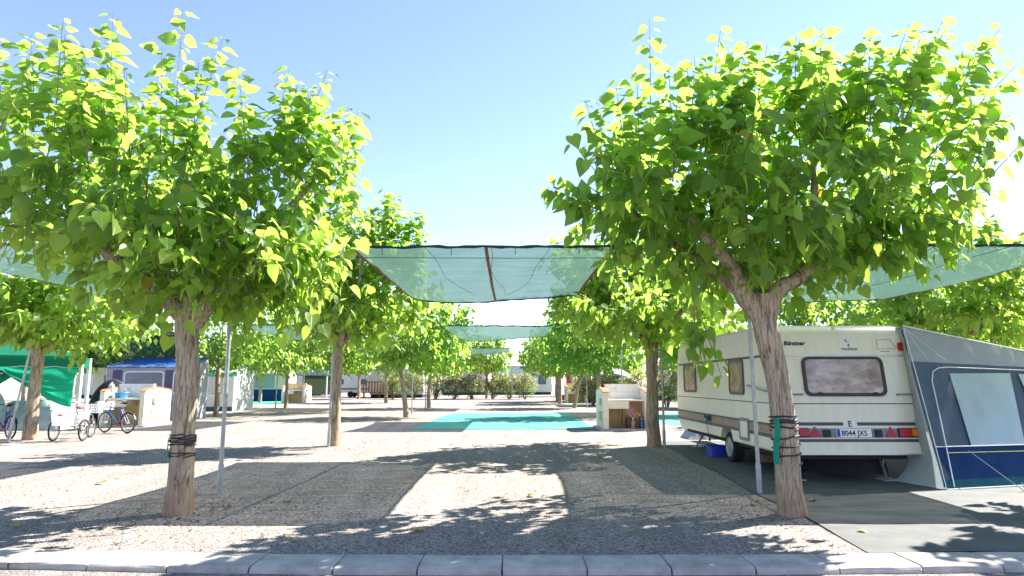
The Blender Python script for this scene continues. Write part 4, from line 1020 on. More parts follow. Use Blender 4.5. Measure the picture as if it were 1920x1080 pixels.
# ------------------------------------------------------------------ sink blocks
def sink(x0, x1, y0, y1, lab, full=True, items=None):
    g = 'stucco sink blocks on the pitches'
    rt_ = thing('sink_block', lab, 'sink', ((x0 + x1) / 2, (y0 + y1) / 2, 0), g)
    t = .17; ym = (y0 + y1) / 2; z0 = .06
    for xa in (x0, x1 - t):
        # side wall with sloping top, front and back lower than the middle
        poly = [(y0, z0), (y0, 1.26), (y0 + .12, 1.33), (ym, 1.42), (y1 - .12, 1.33), (y1, 1.26), (y1, z0)]
        F = Matrix(((0, 0, 1, xa), (1, 0, 0, 0), (0, 1, 0, 0), (0, 0, 0, 1)))
        wl = MB().prism(poly, F, 0, t).build('side_wall', STUCW, rt_)
        cp = MB()
        top = poly[1:-1]
        for (ya, za), (yb, zb) in zip(top[:-1], top[1:]):
            cp.add([(xa - .02, ya, za + .001), (xa + t + .02, ya, za + .001), (xa + t + .02, yb, zb + .001), (xa - .02, yb, zb + .001), (xa - .02, ya, za + .03), (xa + t + .02, ya, za + .03), (xa + t + .02, yb, zb + .03), (xa - .02, yb, zb + .03)],
                   [(0, 1, 5, 4), (1, 2, 6, 5), (2, 3, 7, 6), (3, 0, 4, 7), (4, 5, 6, 7), (3, 2, 1, 0)])
        cp.build('coping', TERRA, wl)
    mw = MB().box(x0 + t, x1 - t, ym - .08, ym + .08, z0, 1.56).build('middle_wall', STUCCO_BOUNCE, rt_)
    for sgn, ya in ((-1, y0), (1, y1)):
        yf = ya - sgn * .02 + (.12 if sgn < 0 else -.12)
        ys = sorted((yf, ym + sgn * .082))
        MB().box(x0 + t + .001, x1 - t - .001, ys[0], ys[1], .98, 1.04, .006).build('counter', TILEW, rt_)
        yb = sorted((yf + .02 * -sgn, ym + sgn * .084))
        bs = MB().box(x0 + t + .01, x0 + t + .72, yb[0], yb[1], .72, .978, .008).build('basin', STUCW, rt_)
        if full:
            ybp = ym + sgn * .092
            k = 0
            pw = (x1 - x0 - 2 * t) / 6
            for iy in range(2):
                for ix in range(6):
                    xa = x0 + t + ix * pw; za = 1.045 + iy * .255
                    ys2 = sorted((ym + sgn * .081, ybp))
                    MB().box(xa + .003, xa + pw - .003, ys2[0], ys2[1], za + .003, za + .252, .002).build('tile', TILEW, mw)
            mb = MB(); xt = x0 + t + .35
            mb.tube([(xt, ym + sgn * .09, 1.36), (xt, ym + sgn * .20, 1.36), (xt, ym + sgn * .26, 1.33), (xt, ym + sgn * .26, 1.28)], .013, 8); mb.box(xt - .04, xt + .04, ym + sgn * .15 - .01, ym + sgn * .15 + .01, 1.38, 1.40); mb.tube([(xt, ym + sgn * .15, 1.36), (xt, ym + sgn * .15, 1.39)], .01, 6)
            mb.build('tap', GALV, rt_, smooth=True)
            MB().tube([(x0 + t + .45, yf - sgn * .25, .72), (x0 + t + .40, yf - sgn * .28, .45), (x0 + t + .33, yf - sgn * .3, .08)], .022, 8).build('drain_pipe', mat('grey pipe', (.16, .15, .14), .6), rt_, smooth=True)
    MB().box(x0 - .12 if x0 > 0 else x0 - .1, x1 + .1, y0 - .12, y1 + .12, -.02, .06, .012).build('slab', CONC, rt_)
    # electric box and taps on the outer walls
    for xa, sg in ((x0, -1), (x1, 1)):
        xs = sorted((xa + sg * .002, xa + sg * .06))
        MB().box(xs[0], xs[1], y0 + .55, y0 + .80, .82, 1.05, .01).build('meter_box', mat('grey meter box', (.45, .42, .36), .5), rt_)
        xs = sorted((xa + sg * .002, xa + sg * .03))
        MB().box(xs[0], xs[1], y0 + .5, y0 + 1.2, .30, .62, .006).build('hatch', STUCCO_BOUNCE, rt_)
        MB().tube([(xa, y0 + .35, .60), (xa + sg * .1, y0 + .35, .60), (xa + sg * .12, y0 + .35, .54)], .014, 6).build('hose_tap', GALV, rt_, smooth=True)
    return rt_
sink(3.10, 4.68, 22.6, 24.6, 'cream stucco sink block right of the turquoise sheet with toys on its floor')
sink(-15.15, -13.5, 24.5, 26.4, 'cream stucco sink block behind the parked bicycles on the left')
sink(-18.0, -16.2, 52, 53.8, 'far left stucco sink block between distant trunks', full=False)
sink(4.3, 6.0, 53, 54.8, 'far right stucco sink block behind the pale trunks', full=False)

# things in the right sink block
cr = thing('crate', 'brown plastic crate standing in the right corner of the near sink block', 'crate', (4.2, 23.1, .06))
mb = MB(); mb.frame(rrect(3.93, 22.85, 4.45, 23.25, .03), rrect(3.96, 22.88, 4.42, 23.22, .02), Matrix.Identity(4), .08, .40); mb.build('sides', mat('brown plastic', (.10, .055, .045), .5), cr, smooth=True, angle=30)
MB().box(3.94, 4.44, 22.86, 23.24, .062, .085).build('bottom', mat('brown plastic base', (.08, .045, .035), .5), cr)
pk = MB()
for i in range(5): pk.box(-.21 + i * .10, -.19 + i * .10, -.15, .15, 0, .02)
for j in range(4): pk.box(-.21, .23, -.15 + j * .095, -.135 + j * .095, .001, .019)
pk.xf(Matrix.Translation((4.15, 22.95, .56)) @ Matrix.Rotation(R(35), 4, 'Y') @ Matrix.Rotation(R(70), 4, 'X'))
tag(pk.build('plastic_rack', mat('pink plastic', (.72, .32, .48), .5)), 'pink plastic dish rack leaning on top of the brown crate', 'dish rack')
tag(MB().grid(lambda u, v: (4.20 + .32 * u, 22.86 + .2 * v + .04 * math.sin(8 * u), .42 + .13 * math.sin(math.pi * u) * (.6 + .4 * math.sin(math.pi * v)) + .03 * math.sin(11 * u + 6 * v)), 14, 10).build('cloth', cloth_mat('yellow cloth', (.65, .48, .04), transl=.2), smooth=True), 'yellow cloth bunched over the brown crate', 'cloth')
def bottle(x, y, z, m, capm, lab, h=.26, r=.04):
    o = thing('bottle', lab, 'bottle', (x, y, z))
    mb = MB(); c = [(0, r * .9), (.02, r), (h * .65, r), (h * .8, r * .5), (h * .9, r * .35)]
    mb.tube([(x, y, z + a) for a, _ in c], [b for _, b in c], 12); mb.build('body', m, o, smooth=True)
    MB().tube([(x, y, z + h * .9), (x, y, z + h)], r * .42, 10).build('cap', capm, o, smooth=True)
bottle(4.10, 22.72, .062, mat('terracotta pot', (.42, .22, .14), .6), WHITE, 'reddish bottle with white cap in front of the brown crate', .36, .06)
bottle(4.40, 22.72, .062, mat('blue bottle', (.03, .12, .26), .4), WHITE, 'dark blue bottle right of the reddish bottle', .34, .05)
tag(MB().tube([(3.72, 22.95, .062), (3.82, 23.05, .72), (3.83, 23.2, .74)], .014, 6).build('hose', BLACK, smooth=True), 'dark hose hanging from the basin of the near sink block', 'hose')
# things on the left sink block
bb = thing('basin_tub', 'bright blue washing basin on top of the left sink block', 'basin', (-14.7, 25.0, 1.04))
mb = MB(); c = [(1.041, .16), (1.06, .2), (1.22, .25), (1.24, .27)]
mb.tube([(-14.62, 24.95, a) for a, _ in c], [b for _, b in c], 20); mb.build('bowl', mat('sky blue plastic', (.03, .25, .62), .4), bb, smooth=True)
MB().ring((-14.62, 24.95, 1.24), (0, 0, 1), .265, .015, 24, 6).build('rim', mat('sky blue rim', (.05, .3, .66), .4), bb, smooth=True)
bottle(-15.0, 24.9, 1.30, mat('white jug', (.7, .68, .66), .5), mat('pink cap', (.6, .2, .2), .5), 'white jug with reddish cap on the left sink block wall', .34, .09)

# ------------------------------------------------------------------ cycles
CHROME = mat('chrome', (.6, .6, .6), .25, metal=.9)
WBASK = mat('white basket wire', (.78, .76, .80), .5, .05)
SEATM = mat('brown saddle', (.28, .10, .05), .6)
BLKP = mat('black paint', (.02, .02, .022), .4)
BLUEP = mat('blue cycle paint', (.02, .09, .35), .35)
REDP = mat('red cycle paint', (.45, .03, .03), .4)
def cyc_wheel(root, M, c, r, axis=(1, 0, 0), tm=TYRE, spokes=14):
    c = Vector(c)
    wl = MB().ring(c, axis, r - .025, .024, 32, 8).xf(M).build('wheel', tm, root, smooth=True)
    mb = MB().ring(c, axis, r - .055, .012, 30, 6)
    ax = Vector(axis).normalized(); u = Vector((0, 0, 1)); v = ax.cross(u)
    mb.xf(M).build('rim', CHROME, wl, smooth=True)
    mb = MB()
    for k in range(spokes):
        a = 2 * math.pi * k / spokes
        mb.tube([c + ax * (.025 if k % 2 else -.025), c + (u * math.cos(a) + v * math.sin(a)) * (r - .06)], .0035, 4, caps=False)
    mb.tube([c - ax * .05, c + ax * .05], .025, 10)
    mb.xf(M).build('spokes', CHROME, wl)
    return wl
def basket(root, M, x0, x1, y0, y1, z0, z1, fl=.04, n=(7, 5, 4)):
    mb = MB()
    def P(fx, fy, fz): return (x0 - fl * fz + (x1 - x0 + 2 * fl * fz) * fx, y0 - fl * fz + (y1 - y0 + 2 * fl * fz) * fy, z0 + (z1 - z0) * fz)
    t = .009
    for k in range(n[2] + 1):
        f = k / n[2]
        q = [P(0, 0, f), P(1, 0, f), P(1, 1, f), P(0, 1, f), P(0, 0, f)]
        mb.tube(q, t if k < n[2] else t * 1.6, 5)
    for i in range(n[0] * 2 + 1):
        f = i / (n[0] * 2); mb.tube([P(f, 0, 0), P(f, 0, 1)], t, 5); mb.tube([P(f, 1, 0), P(f, 1, 1)], t, 5)
    for i in range(n[1] * 2 + 1):
        f = i / (n[1] * 2); mb.tube([P(0, f, 0), P(0, f, 1)], t, 5); mb.tube([P(1, f, 0), P(1, f, 1)], t, 5); mb.tube([P(0, f, 0), P(1, f, 0)], t, 5)
    return mb.xf(M).build('basket', WBASK, root)
def saddle(root, M, c, m):
    x, y, z = c
    pts = [(x, y - .13, z), (x, y - .08, z + .01), (x, y, z), (x, y + .08, z), (x, y + .14, z - .01)]
    mb = MB().tube(pts, [.05, .095, .075, .04, .025], 12)
    mb.v = [(a, b, z + (q - z) * .5) for a, b, q in mb.v]
    mb.xf(M).build('saddle', m, root, smooth=True)

# tricycle (rear axle toward the camera)
M = Matrix.Translation((-12.28, 18.6, 0)) @ Matrix.Rotation(R(8), 4, 'Z')
tri = thing('tricycle', 'adult tricycle with big white rear basket parked beside the leftmost trunk', 'tricycle', (-12.28, 18.6, 0))
for xx in (-.38, .38): cyc_wheel(tri, M, (xx, 0, .30), .30)
cyc_wheel(tri, M, (0, 1.25, .30), .30)
fm = MB(); fm.tube([(-.38, 0, .30), (.38, 0, .30)], .014, 8); fm.tube([(0, 0, .30), (0, .55, .28), (0, 1.0, .62), (0, 1.12, .78)], .022, 8); fm.tube([(0, .45, .28), (0, .38, .78)], .018, 8); fm.tube([(0, .42, .55), (0, 1.06, .72)], .018, 8)
fm.tube([(-.28, -.1, .42), (-.28, .25, .42)], .012, 6); fm.tube([(.28, -.1, .42), (.28, .25, .42)], .012, 6); fm.tube([(-.28, 0, .30), (-.28, 0, .42)], .01, 6); fm.tube([(.28, 0, .30), (.28, 0, .42)], .01, 6)
fm.tube([(-.28, .25, .42), (.28, .25, .42)], .012, 6); fm.xf(M).build('frame', BLKP, tri, smooth=True)
MB().tube([(-.05, 1.25, .30), (-.05, 1.2, .64), (0, 1.12, .78), (0, 1.05, 1.0)], .014, 8).tube([(.05, 1.25, .30), (.05, 1.2, .64), (0, 1.14, .70)], .014, 8).xf(M).build('fork', CHROME, tri, smooth=True)
MB().tube([(-.30, .80, 1.02), (-.26, .98, 1.06), (-.1, 1.04, 1.0), (0, 1.05, .98), (.1, 1.04, 1.0), (.26, .98, 1.06), (.30, .80, 1.02)], .013, 8).xf(M).build('handlebar', CHROME, tri, smooth=True)
basket(tri, M, -.33, .33, -.22, .28, .44, .80)
saddle(tri, M, (0.06, .40, .90), SEATM)
MB().tube([(0, .38, .75), (0.04, .40, .88)], .013, 8).xf(M).build('seat_post', CHROME, tri, smooth=True)
MB().disc((.04, .5, .28), (1, 0, 0), .09, .012, 18).tube([(.06, .5, .28), (.06, .62, .18)], .011, 6).tube([(-.06, .5, .28), (-.06, .38, .38)], .011, 6).box(.06, .15, .58, .66, .17, .19).box(-.15, -.06, .34, .42, .37, .39).xf(M).build('crank', BLKP, tri)
basket(tri, M, -.17, .17, 1.20, 1.46, .72, .95, .03, (4, 3, 3))
tag(MB().grid(lambda u, v: (-12.47 + .16 * u, 18.30 + .1 * v, .70 + .07 * math.sin(math.pi * u) * math.sin(math.pi * v)), 6, 6).build('cloth', cloth_mat('pink cloth', (.65, .08, .2), transl=.1), smooth=True), 'small pink rag in the white tricycle basket', 'cloth')

def bicycle(loc, rz, lab, paint, front_basket=True, r=.33, seed=0):
    M = Matrix.Translation(loc) @ Matrix.Rotation(rz, 4, 'Z')
    b = thing('bicycle', lab, 'bicycle', loc)
    cyc_wheel(b, M, (0, -.52, r), r); cyc_wheel(b, M, (0, .52, r), r)
    f = MB()
    hd = (0, .33, .80); hb = (0, .38, .64); bbk = (0, -.08, .29); st = (0, -.22, .78)
    f.tube([hd, st], .017, 8); f.tube([hb, bbk], .020, 8); f.tube([st, bbk], .017, 8); f.tube([hd, hb], .022, 8)
    for s in (-.05, .05):
        f.tube([(s * .6, -.2, .76), (s, -.52, r)], .010, 6); f.tube([(s * .5, -.08, .29), (s, -.52, r)], .010, 6)
    f.xf(M).build('frame', paint, b, smooth=True)
    f = MB()
    for s in (-.05, .05): f.tube([(0, .385, .62), (s, .43, .58), (s, .52, r)], .012, 6)
    f.tube([(0, .38, .64), (0, .30, .95)], .015, 8); f.xf(M).build('fork', CHROME, b, smooth=True)
    MB().tube([(-.30, .16, .98), (-.26, .28, 1.02), (-.08, .32, .97), (.08, .32, .97), (.26, .28, 1.02), (.30, .16, .98)], .012, 8).xf(M).build('handlebar', BLKP, b, smooth=True)
    MB().tube([(0, -.21, .75), (0, -.26, .92)], .013, 8).xf(M).build('seat_post', CHROME, b, smooth=True)
    saddle(b, M, (0, -.27, .95), BLKP)
    MB().disc((.04, -.08, .29), (1, 0, 0), .095, .01, 20).tube([(.06, -.08, .29), (.06, .06, .20)], .011, 6).tube([(-.06, -.08, .29), (-.06, -.22, .38)], .011, 6).box(.06, .15, .02, .10, .19, .21).box(-.15, -.06, -.26, -.18, .37, .39).xf(M).build('crank', REDP, b)
    if front_basket: basket(b, M, -.17, .17, .42, .68, .74, .98, .03, (4, 3, 3))
    f = MB()
    for k in range(10):
        a0, a1 = R(20 + 14 * k), R(20 + 14 * (k + 1))
        f.add([(xx, -.52 + (r + .02) * math.cos(a), r + (r + .02) * math.sin(a)) for a in (a0, a1) for xx in (-.025, .025)], [(0, 1, 3, 2)])
    f.xf(M).build('mudguard', BLKP, b, smooth=True)
    return b
bicycle((-12.75, 21.6, 0), R(68), 'blue and red bicycle with white front basket leaning before the left sink block', BLUEP)
bicycle((-14.75, 19.4, 0), R(60), 'dark blue bicycle cut by the left edge behind the slanting pole', BLUEP, front_basket=False)

# ------------------------------------------------------------------ green gazebo at the left
gz = thing('gazebo', 'green party gazebo with white posts behind the leftmost tree', 'gazebo', (-16.2, 23.8, 0))
GREENC = cloth_mat('green gazebo cloth', (0.008, 0.16, 0.085), transl=.3, tcol=(.01, .3, .16), var=.15)
GREENB = cloth_mat('bright green drape', (0.008, 0.30, 0.17), transl=.45, tcol=(.02, .5, .3), var=.1)
GC = [Vector((-17.8, 21.0)), Vector((-14.7, 22.6)), Vector((-15.9, 24.9)), Vector((-19.0, 23.3))]
gcn = sum(GC, Vector((0, 0))) / 4
ap_ = (gcn.x, gcn.y, 3.05)
MB().add([(p.x, p.y, 2.5) for p in GC] + [ap_], [(0, 1, 4), (1, 2, 4), (2, 3, 4), (3, 0, 4)]).build('roof', GREENC, gz)
vb_ = MB()
for (a, b) in ((GC[0], GC[1]), (GC[1], GC[2]), (GC[3], GC[2])):
    vb_.grid(lambda u, v: (a[0] + (b[0] - a[0]) * u, a[1] + (b[1] - a[1]) * u - .01, 2.5 - (.36 + .04 * abs(math.sin(u * 12))) * v), 40, 2)
vb_.build('valance', GREENC, gz)
MB().tube([(GC[0].x + (GC[1].x - GC[0].x) * i / 40, GC[0].y + (GC[1].y - GC[0].y) * i / 40 - .03, 2.5 - .35 - .045 * abs(math.sin(i / 40 * 12))) for i in range(41)], .012, 5).build('trim', WPIPE, gz)
for px_, py_ in GC:
    MB().box(px_ - .05, px_ + .05, py_ - .05, py_ + .05, 0, 2.5).build('post', WHITE, gz)
def drape(u, v):
    a = Vector((-16.75 + 1.9 * u, 22.48, 2.12 - .05 * math.sin(math.pi * u)))
    b = Vector((-16.0 + 1.2 * u ** .6, 22.35, 1.95 - 1.25 * u ** .7 if u < 1 else .7))
    b = Vector((-16.75 + 1.25 * (1 - (1 - u) ** 2) + .62 * u, 22.38, 2.1 - 1.32 * math.sin(u * math.pi / 2) ** .8))
    p = a.lerp(b, v) + Vector((.12, 0, 0))
    p.y += (p.x + 14.7) * .5
    f = math.sin(v * 15 + 3 * u) * .07 * math.sin(math.pi * min(1, u * 1.2)) + .05 * noise.noise(Vector((u * 5, v * 5, 2)))
    return p + Vector((0, f - .05 * math.sin(math.pi * v), 0))
tag(MB().grid(drape, 30, 30).build('drape', GREENB, smooth=True), 'bright green cloth gathered to the right post of the green gazebo', 'cloth')
tag(MB().grid(lambda u, v: (-17.9 + 1.2 * u, 22.3 + .1 * math.sin(7 * u), 2.75 - .85 * v - .12 * math.sin(math.pi * u)), 20, 14).build('towel', None, smooth=True), 'dark towel with white dots hanging at the left edge', 'towel')
tow = [o for o in bpy.data.objects if o.name == 'towel'][0]
m = mat('dotted cloth', (.012, .012, .03), .8); nn_ = m.node_tree.nodes; ll_ = m.node_tree.links
vo = nn_.new('ShaderNodeTexVoronoi'); vo.inputs['Scale'].default_value = 9; vo.inputs['Randomness'].default_value = .35
tcx = nn_.new('ShaderNodeTexCoord'); ll_.new(tcx.outputs['Object'], vo.inputs['Vector'])
cr_ = nn_.new('ShaderNodeValToRGB'); cr_.color_ramp.interpolation = 'CONSTANT'; cr_.color_ramp.elements[0].color = (.75, .75, .8, 1); cr_.color_ramp.elements[1].position = .28; cr_.color_ramp.elements[1].color = (.012, .012, .035, 1)
ll_.new(vo.outputs['Distance'], cr_.inputs[0]); ll_.new(cr_.outputs[0], nn_['Principled BSDF'].inputs['Base Color'])
tow.data.materials.append(m) if len(tow.data.materials) == 0 else None
if tow.data.materials[0] is None: tow.data.materials[0] = m
tag(MB().grid(lambda u, v: (-18.2 + 1.7 * u, 22.2, 1.95 - .55 * math.sin(math.pi * (.5 + u / 2)) * v - .3 * (1 - u)), 16, 8).build('drape', GREENC, smooth=True), 'dark green cloth sagging at the left edge under the dotted towel', 'cloth')
# clutter in the gazebo: silver tarp covered table and folded boat
def tarp(cx, cy, sx, sy, h, m, lab, name='tarpaulin', seed=0, nn=26, cat='tarpaulin'):
    def fn(u, v):
        a = u * 2 - 1; b = v * 2 - 1
        q = max(abs(a), abs(b))
        z = h * (1 - max(0, (q - .55) / .45) ** 1.5) + .12 * h * noise.noise(Vector((a * 3, b * 3, seed)))
        return (cx + sx * a * (.8 + .2 * q) + .05 * noise.noise(Vector((a * 4, b * 4, seed + 9))), cy + sy * b * (.8 + .2 * q), max(z, .012) if q < .999 else .012)
    return tag(MB().grid(fn, nn, nn).build(name, m, smooth=True), lab, cat)
tarp(-16.7, 23.6, 1.3, .9, .95, mat('silver plastic sheet', (.38, .44, .43), .3, .35, 4, bump=.5, bscale=6, spec=.6), 'crumpled silver plastic sheet under the green gazebo behind the leftmost trunk', seed=3)
tarp(-17.9, 22.6, .7, .5, 1.25, mat('pale plastic sheet', (.5, .53, .53), .3, .3, 4, bump=.4, bscale=6), 'pale plastic sheet heap at the left edge beside the dark blue bicycle', seed=6)
tarp(5.55, 19.6, .55, .5, .32, mat('grey blue tarpaulin', (.22, .27, .36), .6, .2, 4, bump=.4, bscale=6), 'small grey blue tarpaulin heap near the caravan front beside the steel pole', seed=8)
# small black dome tent behind the gazebo post
bt_ = thing('dome_tent', 'small black dome tent between the green gazebo post and the left sink block', 'tent', (-16.0, 26.6, 0))
BTM = cloth_mat('black tent fabric', (.014, .016, .018), transl=.05, var=.4)
def bdome(u, v):
    a = math.pi * u; k = math.sin(math.pi * (.10 + .8 * v)) ** .6
    return (-16.0 - .85 * math.cos(a) * k, 25.9 + 1.5 * v, .02 + 1.72 * k * math.sin(a) ** .8 - .03 * abs(math.sin(2 * a)))
MB().grid(bdome, 22, 12).build('shell', BTM, bt_, smooth=True)
MB().grid(lambda u, v: (bdome(u, 0)[0], 25.89, bdome(u, 0)[2] * v), 22, 4).build('front', BTM, bt_)
for vv in (0.0, .5): MB().tube([bdome(i / 20, vv) for i in range(21)], .018, 6).build('arch_pole', GALV, bt_, smooth=True)

# ------------------------------------------------------------------ tents and homes further back
def panel_frame(F, outer, inner, name, m, parent, z0=-.0, z1=.03): MB().frame(outer, inner, F, z0, z1).build(name, m, parent)
def front_frame(x, y, z=0): return fr((x, y, z), (1, 0, 0), (0, 0, 1))
def awn_tent(x0, x1, y0, y1, zf, zb, lab, roofm, wallm, basem, winm, wins, drops=.45, cat='tent'):
    """awning tent: front wall at y0 with height zf, roof rising to zb at y1; wins: (x0,x1,z0,z1) in front wall"""
    t = thing('awning_tent', lab, cat, ((x0 + x1) / 2, (y0 + y1) / 2, 0))
    F = front_frame(0, y0)
    MB().add([(x0, y0, 0), (x1, y0, 0), (x1, y0, zf), (x0, y0, zf), (x0, y1, 0), (x1, y1, 0), (x1, y1, zb), (x0, y1, zb)], [(0, 1, 2, 3), (1, 5, 6, 2), (0, 3, 7, 4)]).build('walls', wallm, t)
    xm = [x0 - .06 + (x1 - x0 + .12) * i / 12 for i in range(13)]
    MB().grid(lambda u, v: (x0 - .06 + (x1 - x0 + .12) * u, y0 - .08 + (y1 - y0 + .1) * v, zf + .015 + (zb - zf) * v - .05 * math.sin(math.pi * v) - (.12 * (1 if v == 0 else 0))), 12, 8).build('roof', roofm, t, smooth=True)
    if basem: MB().prism([(x0 - .01, .0), (x1 + .01, .0), (x1 + .01, drops), (x0 - .01, drops)], F, .001, .012).build('base_band', basem, t)
    for (a, b, c, d) in wins:
        wv = MB().prism(rrect(a, c, b, d, .12), F, .001, .018).build('window', winm, t)
        MB().frame(rrect(a - .05, c - .05, b + .05, d + .05, .15), rrect(a, c, b, d, .12), F, .001, .026).build('window_frame', WHITE, wv)
    MB().tube([(x0, y0 - .02, zf), (x0, y0 - .02, 0)], .02, 6).tube([(x1, y0 - .02, zf), (x1, y0 - .02, 0)], .02, 6).build('corner_piping', WPIPE, t)
    return t
GRW = cloth_mat('grey tent fabric', (.42, .45, .50), transl=.2)
BLR = cloth_mat('blue tent roof', (.04, .16, .45), transl=.2, var=.3)
GLW = mat('tinted tent window', (.14, .18, .25), .2, .3, 2)
PURP = cloth_mat('purple grey curtain', (.13, .11, .19), transl=.1)
t = awn_tent(-17.7, -14.2, 29, 31, 2.35, 2.75, 'grey awning tent with bright blue roof behind the left sink block', BLR, GRW, None, GLW, [(-16.9, -15.25, 1.15, 2.05), (-14.75, -14.3, 1.15, 2.05)])
for a, b in ((-17.45, -17.05), (-15.15, -14.8)):
    MB().prism([(a, .5), (b, .5), (b, 2.15), (a, 2.15)], front_frame(0, 29), .001, .02).build('curtain', PURP, t)
WTT = cloth_mat('white tent fabric', (.70, .72, .70), transl=.3, var=.1)
t = awn_tent(-18.8, -15.9, 38, 41, 2.2, 2.75, 'white tent with barred lattice windows right of the left foreground trunk', cloth_mat('teal trimmed roof', (.5, .62, .58), transl=.3), WTT, cloth_mat('dark teal skirt', (.05, .13, .16), transl=.1), mat('pale lattice', (.5, .48, .5), .5, .2, 8), [(-18.4, -17.55, .9, 1.95), (-17.35, -16.5, .9, 1.95)], drops=.25)
for a in np.arange(-18.32, -16.5, .14):
    if -17.6 < a < -17.3: continue
    MB().box(a, a + .03, 37.955, 37.978, .9, 1.95).build('bar', WHITE, t)
MB().grid(lambda u, v: (-18.9 + 3.2 * u, 37.9, 2.2 - .25 * v), 10, 1).build('valance', cloth_mat('teal valance', (.08, .42, .34), transl=.2), t)
BEI = cloth_mat('beige tent fabric', (.60, .58, .52), transl=.25)
t = awn_tent(-24.2, -19.8, 58, 61, 2.5, 2.95, 'beige tent with dark blue base band in the left background', cloth_mat('cream tent roof', (.66, .60, .50), transl=.3), BEI, NAVY, mat('grey tent panel', (.30, .37, .38), .6), [(-22.6, -20.7, 1.1, 2.4)], drops=1.05)
cp = thing('cupboard', 'tan canvas camp cupboard left of the beige tent', 'cupboard', (-24.9, 57.6, 0))
MB().box(-25.3, -24.35, 57.3, 57.9, 0, 2.2, .02).build('carcass', mat('tan canvas', (.42, .29, .16), .8), cp)
for z_ in (.75, 1.35): MB().box(-25.27, -24.38, 57.27, 57.297, z_, z_ + .08).build('shelf_band', mat('brown band', (.2, .11, .06), .8), cp)
# blue gable tent
gt = thing('gable_tent', 'dark blue pointed gazebo roof in the left background', 'gazebo', (-22, 74, 0))
MB().add([(-24, 72, 2.4), (-20, 72, 2.4), (-20, 76, 2.4), (-24, 76, 2.4), (-22, 74, 3.4)], [(0, 1, 4), (1, 2, 4), (2, 3, 4), (3, 0, 4)]).build('roof', cloth_mat('dark blue canvas', (.03, .07, .16), transl=.1), gt)
for a, b in ((-23.9, 72.1), (-20.1, 72.1), (-20.1, 75.9), (-23.9, 75.9)): MB().box(a - .06, a + .06, b - .06, b + .06, 0, 2.4).build('post', WHITE, gt)
MB().grid(lambda u, v: (-23.9 + 3.8 * u, 75.8, .3 + 2.1 * v), 8, 4).build('rear_wall', cloth_mat('olive wall', (.10, .14, .08), transl=.2), gt)

def home(x0, x1, y0, y1, h, lab, wallm, roofm, wins, name='mobile_home', cat='mobile home', deck=None, gable=.35, low=.35):
    t = thing(name, lab, cat, ((x0 + x1) / 2, (y0 + y1) / 2, 0))
    MB().box(x0, x1, y0, y1, low, h).build('walls', wallm, t)
    F = front_frame(0, y0)
    MB().box(x0 + .1, x1 - .1, y0 + .1, y1 - .1, 0, low - .001).build('plinth', UNDER, t)
    ym = (y0 + y1) / 2
    MB().add([(x0 - .15, y0 - .2, h), (x1 + .15, y0 - .2, h), (x1 + .15, y1 + .2, h), (x0 - .15, y1 + .2, h), (x0 - .15, ym, h + gable), (x1 + .15, ym, h + gable), (x0 - .15, y0 - .2, h - .12), (x1 + .15, y0 - .2, h - .12)],
             [(0, 1, 5, 4), (2, 3, 4, 5), (0, 4, 3), (1, 2, 5), (6, 7, 1, 0)]).build('roof', roofm, t)
    for (a, b, c, d) in wins:
        wv = MB().frame(rrect(a, c, b, d, .01, 1), rrect(a + .08, c + .08, b - .08, d - .08, .01, 1), F, .001, .05).build('window', STRIPE if d - c < 1.8 else WHITE, t)
        MB().prism(rrect(a + .08, c + .08, b - .08, d - .08, .01, 1), F, .001, .02).build('pane', GLW, wv)
    return t
HOMEW = mat('pale mobile home cladding', (.62, .62, .56), .6, .08, 2, stretch=(1, 1, 12))
ROOFG = mat('light grey roof', (.62, .62, .62), .6)
hm = home(-15.4, -9.6, 72, 76, 3.1, 'pale mobile home with red brown wooden deck left of the flowering hedge', HOMEW, ROOFG, [(-13.7, -12.5, 1.35, 2.5), (-11.6, -10.6, 1.7, 2.6)], gable=.25)
DECK = mat('red brown deck wood', (.22, .09, .06), .7, .3, 10)
dk = thing('deck', 'red brown wooden deck with railing in front of the pale mobile home', 'deck', (-14.0, 70.5, 0))
MB().box(-15.6, -12.2, 69.2, 71.7, .55, .65).build('floor', DECK, dk)
MB().box(-15.6, -12.2, 69.2, 69.28, 1.65, 1.75).build('handrail', DECK, dk)
for a in np.arange(-15.55, -12.2, .3): MB().box(a, a + .14, 69.21, 69.27, .65, 1.65).build('baluster', DECK, dk)
for a in (-15.5, -13.9, -12.35): MB().box(a, a + .15, 69.3, 69.45, 0, .55).build('post', DECK, dk)
home(-9.3, -3.6, 88, 92, 3.6, 'long cream mobile home behind the hedge left of the lane end tree', mat('cream cladding', (.60, .56, .46), .6), mat('dark home roof', (.25, .24, .22), .7), [(-8.6, -7.4, 1.4, 2.6), (-6.0, -4.8, 1.4, 2.6)])
home(-2.8, 5.4, 90, 94, 3.9, 'long greenish white mobile home behind the hedge right of the lane end tree', mat('greenish white cladding', (.55, .62, .56), .6, .1, 3, stretch=(6, 1, 1)), ROOFG, [(-2.0, -.8, 1.4, 2.7), (1.2, 2.4, 1.4, 2.7), (3.6, 4.6, 1.4, 2.7)])
home(-9, -13.4 + 9, 100, 103, 3.6, 'pale home wall glimpsed between back trunks', HOMEW, ROOFG, [(-8, -7, 1.4, 2.5)])
home(6.5, 12, 76, 80, 3.3, 'white mobile home behind the far right sink block', HOMEW, ROOFG, [(7.2, 8.4, 1.4, 2.5)])
home(-30, -24, 84, 88, 3.3, 'pale mobile home far left behind the beige tent', HOMEW, ROOFG, [(-28.5, -27.2, 1.4, 2.5)])
home(14, 21, 62, 66, 3.2, 'pale green mobile home seen beyond the caravan front', mat('pale green cladding', (.50, .58, .50), .6), ROOFG, [(15, 16.2, 1.4, 2.5)])
